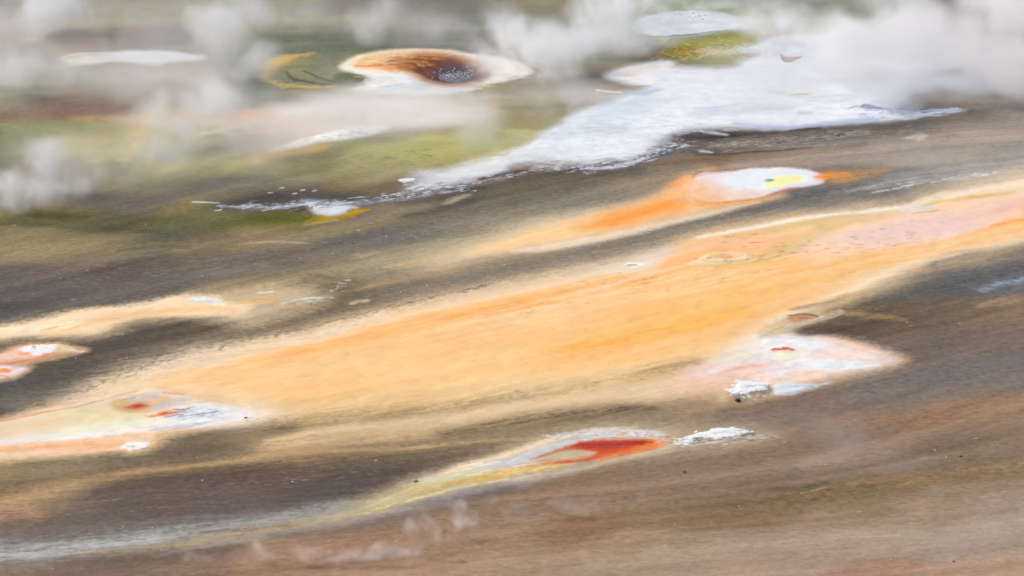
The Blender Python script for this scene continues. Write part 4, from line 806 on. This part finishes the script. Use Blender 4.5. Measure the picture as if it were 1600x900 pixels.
wide = sheet('sinter_crust', [(800, 239), (830, 223), (850, 209), (885, 189), (920, 173), (960, 161), (985, 149), (1002, 141), (1012, 132), (985, 129), (946, 118), (965, 109), (1000, 101), (1025, 96), (1046, 98), (1060, 107), (1110, 109), (1150, 107), (1165, 96), (1190, 84), (1160, 79), (1185, 68), (1210, 57), (1260, 55), (1320, 53), (1400, 51), (1480, 61), (1600, 63), (1640, 71), (1640, 89), (1560, 97), (1490, 107), (1430, 119), (1405, 133), (1384, 150), (1398, 166), (1422, 174), (1416, 181), (1398, 185), (1370, 188), (1300, 193), (1240, 201), (1180, 199), (1110, 199), (1070, 207), (1040, 221), (1028, 238), (1000, 246), (950, 250), (900, 252), (860, 246), (820, 243)], .06, M_CRUST, edge=3)
tag(wide, 'broad bluish white sinter sheet spreading under the steam at the upper right', 'sinter crust')
def crust(poly, label, thick=.05, edge=2, name='sinter_crust'):
    o = sheet(name, poly, thick, M_CRUST, edge=edge); return tag(o, label, 'sinter crust')
crust([(640, 279), (655, 269), (690, 267), (730, 256), (790, 243), (820, 242), (855, 250), (866, 257), (810, 261), (798, 267), (770, 275), (720, 285), (680, 295), (642, 297), (627, 290)], 'long white crust strip slanting down-left from the broad white sheet')
crust([(484, 318), (510, 322), (545, 322), (560, 326), (545, 334), (520, 339), (500, 336), (490, 328)], 'small blue white crust beside the mustard yellow stain')
crust([(92, 94), (110, 86), (150, 83), (200, 79), (240, 78), (275, 80), (295, 86), (320, 90), (300, 96), (260, 98), (245, 103), (210, 100), (180, 97), (150, 101), (118, 103), (100, 100)], 'isolated bright white crust in the steam at the upper left')
crust([(425, 235), (455, 222), (500, 209), (540, 201), (575, 199), (603, 200), (585, 209), (545, 215), (500, 220), (460, 229)], 'thin white crust tongue in the pale apron in front of the deep crater', .03)
crust([(1147, 612), (1150, 602), (1162, 596), (1180, 596), (1198, 602), (1199, 608), (1184, 614), (1170, 617), (1158, 622), (1152, 617)], 'brightest rough white crust just above the small dark rock', .07, 1.5)
crust([(1208, 612), (1212, 602), (1230, 598), (1262, 600), (1280, 603), (1262, 610), (1240, 616), (1212, 618)], 'blue grey crust right of the bright white one above the dark rock', .04, 2)
crust([(1062, 692), (1074, 686), (1084, 678), (1100, 674), (1130, 669), (1160, 671), (1176, 675), (1160, 680), (1138, 684), (1120, 686), (1094, 688), (1078, 694)], 'ragged white crust lying right of the red and orange pool', .07, 1.5)
crust([(296, 470), (310, 466), (330, 468), (352, 476), (344, 480), (318, 476)], 'little grey white crust on top of the narrow cream mat at left', .03, 1.2)
crust([(436, 477), (464, 469), (498, 465), (502, 469), (466, 474), (446, 479)], 'thin broken greyish crust on brown gravel right of the cream mat tip', .03, 1.2)
crust([(622, 282), (634, 279), (646, 281), (640, 285), (628, 286)], 'tiny white crust button at the left tip of the white strip', .06, 1)
ring = thing('vent_cone', 'small white ringed vent on the pale upper edge of the great mat', 'vent cone', place(990, 414))
sheet('rim', ell(990, 414, 16, 4.5), .09, M_CRUST, ring, 1.6, extra=lambda ids: -.11 * np.exp(-(((GU[ids] - 990) / 8) ** 2 + ((GV[ids] - 414) / 2.2) ** 2)))

# ------------------------------------------------------------------ things: springs
# white spring
ws = thing('hot_spring', 'white and lilac hot spring with a green vent and a yellow spot', 'hot spring', place(1190, 287))
sheet('rim', [(1078, 275), (1096, 267), (1140, 265), (1180, 261), (1240, 263), (1278, 269), (1290, 278), (1286, 287), (1262, 292), (1222, 299), (1200, 306), (1170, 311), (1120, 315), (1084, 309), (1074, 292)], .02, M_WET, ws, 2.5)
sheet('pool', [(1084, 278), (1098, 270), (1120, 269), (1150, 268), (1180, 264), (1240, 266), (1273, 271), (1283, 278), (1278, 285), (1258, 290), (1220, 297), (1198, 303), (1168, 308), (1120, 312), (1088, 306), (1080, 292)], .015, mat_water('milky_pool', None, .6, .12, .03, True), ws, 2.0, lift=.022)
tag(sheet('sulphur_stain', [(1208, 284), (1220, 278), (1248, 278), (1254, 284), (1230, 292), (1204, 294)], .008, M_WET, ws, 1.5, lift=.05), 'pale yellow stain')
tag(sheet('vent', ell(1203, 284, 8, 2.8), .01, M_WET, ws, 1.0, lift=.06), 'green vent')
# far boiling pool
fp = thing('hot_spring', 'pale grey blue boiling pool at the top edge behind the green bank', 'hot spring', place(1080, 39))
sheet('bank', [(975, 50), (986, 29), (1040, 18), (1110, 16), (1160, 21), (1184, 32), (1178, 46), (1150, 54), (1080, 58), (1010, 58)], .10, M_SOIL, fp, 2.5)
sheet('pool', [(984, 38), (1005, 27), (1060, 21), (1110, 22), (1160, 28), (1176, 37), (1160, 46), (1110, 52), (1060, 56), (1000, 54)], .02, mat_water('boiling_water', ((206, 218, 220), (228, 234, 234)), .25, .4, .5), fp, 1.2, lift=.10)
# deep crater
cr = thing('hot_spring', 'deep orange brown crater with dark boiling water inside a white collar', 'hot spring', place(690, 108))
sheet('collar', [(534, 104), (548, 92), (590, 81), (640, 78), (700, 80), (760, 88), (800, 96), (828, 108), (812, 120), (765, 130), (700, 137), (640, 138), (580, 144), (556, 139), (584, 127), (566, 117), (538, 108)], .06, M_CRUST, cr, 2.0)
wx_ = []
def water_disc(name, parent, u, v, rx, ry, z, mat, rot=0):
    pts = [at(a, b, z) for a, b in ell(u, v, rx, ry, rot, 48)]
    cx, cy = at(u, v, z); co = [(float(cx), float(cy), z)] + [(float(a), float(b), z) for a, b in pts]
    co = np.array(co) - np.array(parent.location)
    f = np.array([(0, 1 + k, 1 + (k + 1) % 48) for k in range(48)])
    return link(name, raw_mesh(name, co, f), mat, parent)
water_disc('water', cr, 718, 121.5, 33, 8, -.15, mat_water('dark_boiling_water', ((78, 70, 82), (120, 112, 126)), .18, .35, 1.0))
def droplets(parent, u, v, ru, z0, hmax, n, r, seed, name='splash'):
    rr = random.Random(seed); co = []; fs = []
    o8 = [(1, 0, 0), (-1, 0, 0), (0, 1, 0), (0, -1, 0), (0, 0, 1), (0, 0, -1)]
    f8 = [(0, 2, 4), (2, 1, 4), (1, 3, 4), (3, 0, 4), (2, 0, 5), (1, 2, 5), (3, 1, 5), (0, 3, 5)]
    for k in range(n):
        x, y = at(u + rr.gauss(0, ru), v + rr.gauss(0, ru * .13), z0); z = z0 + abs(rr.gauss(0, hmax * .5)); s = r * rr.uniform(.5, 1.5)
        b = len(co); co += [(float(x) + s * a, float(y) + s * c, z + s * d * 1.2) for a, c, d in o8]; fs += [tuple(b + i for i in f) for f in f8]
    co = np.array(co) - np.array(parent.location)
    o = link(name, raw_mesh(name, co, np.array(fs)), M_DROP, parent); o['kind'] = 'stuff'; return o
M_DROP = mat_plain('splash_drops', (225, 230, 240), (250, 250, 255), 4, .4)
droplets(cr, 716, 121, 20, -.16, .30, 70, .025, 3)
droplets(fp, 1082, 30, 14, .1, .8, 34, .03, 5)
# left spring with red vents
lf = thing('hot_spring', 'cream and yellow hot spring at left with two red vents', 'hot spring', place(200, 655))
sheet('crust', [(-40, 672), (20, 655), (100, 638), (150, 624), (210, 611), (260, 612), (310, 624), (370, 636), (396, 646), (370, 658), (320, 667), (262, 682), (235, 696), (205, 706), (180, 702), (100, 708), (40, 714), (-40, 720)], .05, M_CRUST, lf, 5)
sheet('pool', [(-40, 674), (20, 658), (80, 646), (120, 637), (170, 629), (200, 640), (250, 656), (230, 666), (180, 674), (100, 684), (40, 690), (-40, 694)], .012, mat_water('yellow_pool', None, .4, .1, .05, True), lf, 1.5, lift=.05)
tag(sheet('vent', ell(232, 631, 40, 12.5, -3), .008, M_WET, lf, 6, lift=.05), 'grey ringed vent with a dark red centre')
tag(sheet('vent', [(232, 652), (250, 648), (258, 643), (276, 641), (271, 649), (254, 654)], .008, M_WET, lf, 2, lift=.055), 'small bright orange red vent')
# right spring
rg = thing('hot_spring', 'white spring with a small orange vent, pointing right into the grey ground', 'hot spring', place(1250, 562))
sheet('crust', [(1150, 562), (1178, 543), (1182, 528), (1210, 525), (1270, 528), (1330, 538), (1380, 550), (1392, 561), (1350, 574), (1280, 587), (1210, 600), (1160, 594), (1120, 594), (1080, 588), (1120, 570)], .05, M_CRUST, rg, 5)
tag(sheet('vent', [(1204, 550), (1214, 544), (1234, 542), (1258, 549), (1254, 558), (1230, 564), (1208, 559)], .006, M_WET, rg, 6, lift=.05), 'orange red vent fading to yellow')
# ringed vent
rv = thing('vent_cone', 'brown ringed vent above the right white spring, at the great mat corner', 'vent cone', place(1253, 498))
sheet('rim', ell(1254, 498, 28, 8), .08, M_CRUST, rv, 2.5, extra=lambda ids: -.10 * np.exp(-(((GU[ids] - 1253) / 15) ** 2 + ((GV[ids] - 498) / 3.6) ** 2)))
sheet('basin', ell(1253, 498.5, 16, 4), .01, M_WET, rv, 1.0, lift=.005)
ov = thing('vent_cone', 'pale oval vent with an orange centre inside the great orange mat', 'vent cone', place(1141, 403))
sheet('rim', ell(1141, 403.5, 42, 8, -3), .06, M_CRUST, ov, 3, extra=lambda ids: .05 - .06 * np.exp(-(((GU[ids] - 1141) / 18) ** 2 + ((GV[ids] - 403) / 3.6) ** 2)))
sheet('basin', ell(1142, 403.5, 12, 2.6, -3), .02, M_WET, ov, 1.0, lift=.05)
# lower red pool
rd = thing('hot_spring', 'red and orange hot spring inside a grey crust in the lower middle', 'hot spring', place(935, 700))
sheet('crust', [(770, 738), (800, 714), (860, 690), (900, 674), (960, 669), (1040, 676), (1060, 686), (1050, 697), (1000, 708), (940, 722), (870, 736), (800, 750)], .035, M_CRUST, rd, 3)
sheet('pool', [(828, 719), (850, 710), (880, 700), (905, 692), (935, 689), (970, 688), (1010, 688), (1042, 687), (1044, 693), (1020, 701), (960, 712), (920, 720), (870, 727), (826, 733)], .01, mat_water('red_pool', None, .4, .08, .08, True), rd, 1.0, lift=.04)
# small left mat with a cone
sm = thing('hot_spring', 'small pink and white spring at the left edge with a tiny white cone', 'hot spring', place(50, 560))
sheet('crust', [(-40, 567), (0, 553), (40, 539), (90, 536), (128, 545), (138, 550), (100, 559), (62, 567), (52, 577), (20, 590), (-40, 596)], .05, M_CRUST, sm, 3)
tag(sheet('vent', ell(42, 555, 12, 3), .008, M_WET, sm, 1.5, lift=.05), 'orange vent'); tag(sheet('vent', ell(10, 582, 16, 4.5), .008, M_WET, sm, 2, lift=.05), 'orange vent at the picture edge')
def cone(name, parent, u, v, r, h, seed):
    rr = random.Random(seed); x, y = at(u, v); co = []; n = 14; m = 7
    for j in range(m):
        t = j / (m - 1); rad = r * (1 - t) ** 1.4 + .012
        for k in range(n):
            a = 2 * math.pi * k / n; q = rad * rr.uniform(.85, 1.15); co.append((float(x) + q * math.cos(a), float(y) + q * math.sin(a), .03 + h * t))
    co.append((float(x), float(y), .03 + h)); fs = [(j * n + k, j * n + (k + 1) % n, (j + 1) * n + (k + 1) % n) for j in range(m - 1) for k in range(n)] + [(j * n + k, (j + 1) * n + (k + 1) % n, (j + 1) * n + k) for j in range(m - 1) for k in range(n)]
    fs += [((m - 1) * n + k, (m - 1) * n + (k + 1) % n, m * n) for k in range(n)]
    return link(name, raw_mesh(name, np.array(co) - np.array(parent.location), np.array(fs)), M_WHITE, parent)
M_WHITE = mat_plain('white_sinter', (222, 225, 228), (246, 248, 252), 5)
cone('cone', sm, 50, 545, .15, .10, 2)

# ------------------------------------------------------------------ loose things: rock, driftwood, pebbles
def rock_mesh(name, r, sq, seed, sub=2):
    import bmesh
    bm = bmesh.new(); bmesh.ops.create_icosphere(bm, subdivisions=sub, radius=1)
    rr = np.random.RandomState(seed); pl = rr.normal(size=(9, 3)); pl /= np.linalg.norm(pl, axis=1)[:, None]; hh = rr.uniform(.62, .95, 9)
    for v in bm.verts:
        c = np.array(v.co)
        for p, h in zip(pl, hh):
            e = c @ p - h
            if e > 0: c = c - p * e
        v.co = (c[0] * r * sq[0], c[1] * r * sq[1], c[2] * r * sq[2])
    me = bpy.data.meshes.new(name); bm.to_mesh(me); bm.free(); return me
M_ROCK = mat_plain('dark_rock', (34, 33, 40), (70, 66, 70), 9); M_WOOD = mat_plain('weathered_wood', (188, 152, 134), (216, 186, 172), 3); M_PEB = mat_plain('pale_pebble', (196, 194, 190), (236, 234, 232), 8)
M_PEBD = mat_plain('dark_pebble', (92, 84, 76), (124, 112, 100), 8)
rk = link('rock', rock_mesh('rock', .07, (1.3, 1.0, .8), 3), M_ROCK, loc=(*place(1153, 628)[:2], .05)); rk.rotation_euler.z = .4
tag(rk, 'small dark rock alone below the brightest white crust', 'rock')
x, y, _ = place(1231, 98)
import bmesh
def tube(name, pts, rad, mat, parent, n=10):
    co = []; fs = []
    for i, p in enumerate(pts):
        a = np.array(pts[max(i - 1, 0)]); b = np.array(pts[min(i + 1, len(pts) - 1)]); d = (b - a) / np.linalg.norm(b - a)
        s = np.cross(d, (0, 0, 1.0)); s /= np.linalg.norm(s) + 1e-9; t = np.cross(s, d)
        for k in range(n):
            an = 2 * math.pi * k / n; co.append(np.array(p) + rad[i] * (math.cos(an) * s + math.sin(an) * t))
    for i in range(len(pts) - 1):
        for k in range(n): fs.append((i * n + k, i * n + (k + 1) % n, (i + 1) * n + (k + 1) % n, (i + 1) * n + k))
    return link(name, raw_mesh(name, np.array(co), np.array(fs)), mat, parent)
dw = thing('driftwood', 'brown weathered log lying on the white sheet at the upper right', 'driftwood', (x, y, .12))
tube('trunk', [(-.28, 0, .16), (-.2, 0, .06), (-.05, 0, .03), (.2, .05, .05), (.45, .1, .08), (.62, .15, .12)], [.05, .11, .12, .09, .055, .01], M_WOOD, dw)
tube('branch_stub', [(-.2, 0, .06), (-.29, -.05, .2), (-.32, -.06, .27)], [.06, .04, .015], M_WOOD, dw)
PEB = [(419, 300), (84, 431), (95, 436), (430, 394), (450, 386), (192, 523), (198, 561), (192, 824), (303, 823), (1155, 790), (1417, 504), (1055, 822), (789, 587), (587, 719), (1461, 704), (1478, 716), (1392, 874), (1530, 875), (316, 434), (260, 427), (470, 405), (228, 352), (638, 441), (612, 452), (626, 457), (788, 415), (700, 441), (667, 447), (946, 377), (913, 403), (645, 887), (789, 886), (224, 575), (316, 750), (118, 560), (1550, 697), (1500, 505), (1030, 620), (70, 726), (308, 714), (457, 753), (82, 890), (238, 824), (560, 450), (577, 446), (650, 372), (630, 376), (603, 371), (555, 380), (520, 398), (1290, 725), (1180, 855)]
pp = link('pebble', rock_mesh('pebble', .045, (1.3, 1, .55), 9, 1), M_PEB)
PB = [pp]
for k in range(1, len(PEB)):
    c = pp.copy(); scene.collection.objects.link(c); PB.append(c)
rp = random.Random(3)
for o, (u, v) in zip(PB, PEB):
    xx, yy, _ = place(u, v); s = rp.uniform(.35, .65); o.location = (xx, yy, float(height(np.array([xx]), np.array([yy]))[0]) + .01); o.scale = (s, s, s); o.rotation_euler.z = rp.uniform(0, 6)
    tag(o, 'small pale pebble lying loose on the dark gravel', 'pebble', 'pale pebbles scattered on the gravel')
PEBD = [(593, 456 + 299), (650, 754), (226, 294), (256, 281), (922, 129), (1320, 654), (1010, 775), (700, 735), (1338, 848), (1500, 713)]
pd_ = None
for k, (u, v) in enumerate([(650, 754), (226, 293), (257, 281), (1501, 715), (1069, 736), (384, 654), (1490, 877)]):
    if pd_ is None: o = pd_ = link('stone', rock_mesh('stone', .04, (1.5, 1, .6), 21, 1), M_PEBD)
    else: o = pd_.copy(); scene.collection.objects.link(o)
    xx, yy, _ = place(u, v); o.location = (xx, yy, float(height(np.array([xx]), np.array([yy]))[0]) + .02); s = rp.uniform(.8, 1.3); o.scale = (s, s, s); o.rotation_euler.z = rp.uniform(0, 6)
    lab = ['dark flat stone on the yellow green mat', 'dark stone below the greenish ground at the left', 'dark stone on greenish ground, the farther of two at left', 'dark stone on brown ground at the right edge', 'dark stone just below the ragged white crust', 'dark stone on the fringe right of the spring with red vents', 'dark stone near the lower right corner'][k]
    tag(o, lab, 'stone', 'dark stones scattered on the ground')

# ------------------------------------------------------------------ steam: real volumes of vapour standing over the vents
def steam(label, blobs, dens, col=(.975, .99, 1.0), nscale=.9, thr=.42, seed=0, aniso=.0):
    """blobs: (u, v, dist, half width px, half height px, depth m, strength) ; a closed box holding soft puffs of vapour"""
    els = []; mn = np.full(3, 1e9); mx = -mn
    for (u, v, D, ru, rv, dp, s, tilt) in blobs:
        D = float(at(u, min(v + .85 * rv, 880))[1]) - dp * .4      # each puff stands on the ground
        a = (u - 800) / FPX; b = (450 - v) / FPX
        dx, dy, dz = a, CP + b * SP, -SP + b * CP; t = D / dy
        c = np.array([t * dx, D, CAM_H + t * dz]); rx = ru / FPX * D / CP; rz = rv / FPX * D / CP
        els.append((c, (rx, dp, rz), s, tilt)); e = np.array([max(rx, rz * abs(math.sin(tilt)) * 1.2), dp, max(rz, rx * abs(math.sin(tilt)))]) * 1.02
        mn = np.minimum(mn, c - e); mx = np.maximum(mx, c + e)
    mn[2] = max(mn[2], .15); ctr = (mn + mx) / 2
    base = np.array([ctr[0], ctr[1], mn[2]])
    me = bpy.data.meshes.new('steam'); bm = bmesh.new(); bmesh.ops.create_cube(bm, size=1)
    for v in bm.verts: v.co = ((v.co.x) * (mx[0] - mn[0]), v.co.y * (mx[1] - mn[1]), (v.co.z + .5) * (mx[2] - mn[2]))
    bm.to_mesh(me); bm.free()
    m = bpy.data.materials.new('steam'); m.use_nodes = True; nt = m.node_tree; N = nt.nodes; K = nt.links
    N.remove(N['Principled BSDF']); out = N['Material Output']
    pv = N.new('ShaderNodeVolumePrincipled'); pv.inputs['Color'].default_value = (*col, 1); pv.inputs['Anisotropy'].default_value = aniso
    tc = N.new('ShaderNodeTexCoord')
    acc = None
    wz = N.new('ShaderNodeTexNoise'); wz.inputs['Scale'].default_value = nscale * .9; wz.inputs['Detail'].default_value = 2; K.new(tc.outputs['Object'], wz.inputs['Vector'])
    w1 = N.new('ShaderNodeVectorMath'); w1.operation = 'SUBTRACT'; w1.inputs[1].default_value = (.5, .5, .5); K.new(wz.outputs['Color'], w1.inputs[0])
    w2 = N.new('ShaderNodeVectorMath'); w2.operation = 'MULTIPLY_ADD'; sw = 1.6 / (nscale + .25); w2.inputs[1].default_value = (sw * 1.5, sw, sw); K.new(w1.outputs[0], w2.inputs[0]); K.new(tc.outputs['Object'], w2.inputs[2])
    for (c, r, s, tilt) in els:
        mp = N.new('ShaderNodeMapping'); mp.vector_type = 'TEXTURE'
        mp.inputs['Location'].default_value = tuple(c - base); mp.inputs['Rotation'].default_value = (0, tilt, 0); mp.inputs['Scale'].default_value = r
        K.new(w2.outputs[0], mp.inputs['Vector'])
        ln = N.new('ShaderNodeVectorMath'); ln.operation = 'LENGTH'; K.new(mp.outputs[0], ln.inputs[0])
        mr = N.new('ShaderNodeMapRange'); mr.interpolation_type = 'SMOOTHSTEP'; mr.inputs['From Min'].default_value = 1.0; mr.inputs['From Max'].default_value = .1
        mr.inputs['To Min'].default_value = 0; mr.inputs['To Max'].default_value = s; K.new(ln.outputs['Value'], mr.inputs['Value'])
        sq = N.new('ShaderNodeMath'); sq.operation = 'POWER'; sq.inputs[1].default_value = 1.8; K.new(mr.outputs[0], sq.inputs[0]); mr = sq
        if acc is None: acc = mr.outputs[0]
        else:
            ad = N.new('ShaderNodeMath'); ad.operation = 'ADD'; K.new(acc, ad.inputs[0]); K.new(mr.outputs[0], ad.inputs[1]); acc = ad.outputs[0]
    nz = N.new('ShaderNodeTexNoise'); nz.inputs['Scale'].default_value = nscale; nz.inputs['Detail'].default_value = 3; nz.inputs['Roughness'].default_value = .55; nz.inputs['Distortion'].default_value = .5
    mo = N.new('ShaderNodeMapping'); mo.inputs['Location'].default_value = (seed * 3.7, seed * 1.3, seed * 2.1); mo.inputs['Rotation'].default_value = (0, .7, 0); mo.inputs['Scale'].default_value = (1.0, .6, .8); K.new(tc.outputs['Object'], mo.inputs['Vector']); K.new(mo.outputs[0], nz.inputs['Vector'])
    nr = N.new('ShaderNodeMapRange'); nr.inputs['From Min'].default_value = thr + .08; nr.inputs['From Max'].default_value = thr + .44; nr.interpolation_type = 'SMOOTHSTEP'
    K.new(nz.outputs['Fac'], nr.inputs['Value'])
    nr.inputs['To Min'].default_value = .04
    mu = N.new('ShaderNodeMath'); mu.operation = 'MULTIPLY'; K.new(acc, mu.inputs[0]); K.new(nr.outputs[0], mu.inputs[1])
    md = N.new('ShaderNodeMath'); md.operation = 'MULTIPLY'; md.inputs[1].default_value = dens * 2.0; K.new(mu.outputs[0], md.inputs[0])
    K.new(md.outputs[0], pv.inputs['Density']); K.new(pv.outputs[0], out.inputs['Volume'])
    o = link('steam', me, m, loc=tuple(base)); tag(o, label, 'steam'); o['kind'] = 'stuff'
    return o
# (u, v, -, half width, half height, depth, strength, tilt)
def B(u, v, ru, rv, st=1.0, dp=4.0, tilt=0.0): return (u, v, 0, ru, rv, dp, st, tilt)
steam('thick white steam rising right of the deep crater', [B(780, 98, 70, 26, .7), B(800, 50, 50, 46, 1.2), B(850, 72, 95, 44, 1.1), B(905, 66, 80, 42, 1.0), B(950, 22, 75, 56, 1.3), B(985, 52, 110, 34, .5), B(785, 25, 60, 30, .35), B(1010, 8, 60, 24, .4), B(860, 115, 90, 22, .4)], 1.7, seed=1, nscale=.8, thr=.26)
steam('great bank of steam over the white sheet at upper right', [B(1215, 32, 110, 36, .9, 5), B(1320, 62, 110, 56, 1.2, 5), B(1430, 52, 130, 66, 1.5, 5), B(1545, 66, 120, 70, 1.3, 5), B(1600, 112, 80, 50, 1.0, 5), B(1200, 105, 200, 40, .2, 5), B(1380, 105, 170, 40, .45, 5), B(1580, 5, 110, 50, 1.2, 5), B(1400, -5, 120, 34, .6, 5)], .92, col=(.99, .985, .98), seed=2, nscale=.6, thr=.24)
steam('soft steam column drifting over the upper left crust', [B(345, 48, 70, 66, 1.2), B(395, 20, 70, 36, .5), B(300, 110, 110, 46, .4), B(400, 95, 60, 50, .5), B(245, 165, 55, 34, 1.0), B(330, 158, 80, 50, .9), B(268, 215, 70, 50, .7), B(220, 130, 120, 36, .35)], 1.3, seed=3, thr=.25, nscale=.6)
steam('steam patch in the top left corner', [B(75, 8, 90, 44, 1.2), B(30, 40, 90, 30, .6), B(25, 105, 100, 34, 1.0), B(110, 122, 100, 22, .4)], 1.0, seed=4, thr=.24, nscale=.6)
steam('low steam cloud at the left edge above the brown slope', [B(72, 250, 55, 55, .9, 3), B(25, 300, 90, 36, 1.3, 3), B(100, 292, 80, 36, .7, 3), B(190, 240, 90, 46, .4, 3), B(145, 258, 60, 44, .4, 3)], 1.5, seed=5, thr=.28, nscale=.8)
steam('thin veil of steam in front of the deep crater', [B(560, 165, 220, 40, .7), B(700, 172, 150, 34, .6), B(470, 190, 190, 40, .5), B(765, 195, 50, 70, .5), B(400, 235, 130, 50, .3)], .55, col=(1.0, .985, .97), seed=6, thr=.15, nscale=.4)
steam('faint steam drifting above the pale far pool and the top centre', [B(575, 34, 60, 40, .8), B(610, 15, 60, 30, .5), B(500, 20, 100, 40, .35), B(520, 105, 60, 40, .15), B(690, 50, 120, 40, .3), B(1120, 0, 200, 16, .5), B(985, 66, 90, 26, .5), B(880, 150, 150, 46, .35)], 1.0, seed=7, thr=.22, nscale=.6)
steam('two thin wisps of steam in the lower middle', [B(725, 812, 32, 34, 1, .6), B(715, 790, 16, 26, .6, .6), B(664, 836, 24, 44, .9, .6), B(600, 862, 90, 22, .8, .6), B(520, 872, 90, 22, .5, .6), B(890, 785, 80, 30, .35, .6), B(790, 800, 100, 36, .2, .6)], 4.0, seed=8, nscale=1.3, thr=.30, col=(1, .95, .93))
steam('pale wisp of steam near the bottom edge at left', [B(395, 872, 50, 30, .8, .6), B(320, 882, 60, 22, .4, .6), B(480, 862, 90, 28, .5, .6)], 3.4, seed=9, nscale=1.3, thr=.30, col=(1, .95, .93))
steam('bluish mist lying on the grey ground beside the white sheet', [B(1430, 135, 130, 34, .8, 3), B(1530, 128, 140, 36, .8, 3), B(1390, 150, 80, 30, .6, 3)], .8, col=(.92, .95, 1), seed=10, thr=.15, nscale=.5)
steam('broad thin veil of steam lying across the whole upper left of the basin', [B(0, 100, 320, 110, .7, 8), B(200, 60, 320, 90, .7, 8), B(300, 140, 300, 100, .6, 8), B(650, 40, 260, 60, .4, 8), B(120, 240, 260, 90, .6, 7), B(350, 230, 260, 70, .5, 7), B(640, 200, 260, 70, .45, 7), B(900, 70, 160, 60, .4, 8)], .15, seed=14, thr=.2, nscale=.3)
steam('thin bluish veil of steam over the broad white sheet', [B(1130, 150, 240, 50, .5, 6), B(1250, 110, 300, 90, .8, 6), B(1450, 90, 260, 90, .8, 6), B(1560, 140, 180, 60, .7, 5)], .12, seed=15, thr=.2, nscale=.35, col=(.97, .98, 1))
steam('very faint steam above the brown ground at the lower right', [B(1310, 680, 90, 50, .5, 2), B(1250, 660, 120, 30, .3, 2), B(1480, 260, 200, 30, .5, 2)], .22, seed=11, thr=.15, nscale=.6, col=(1, .97, .95))
print('script', round(time.time() - _t, 1), len(L))
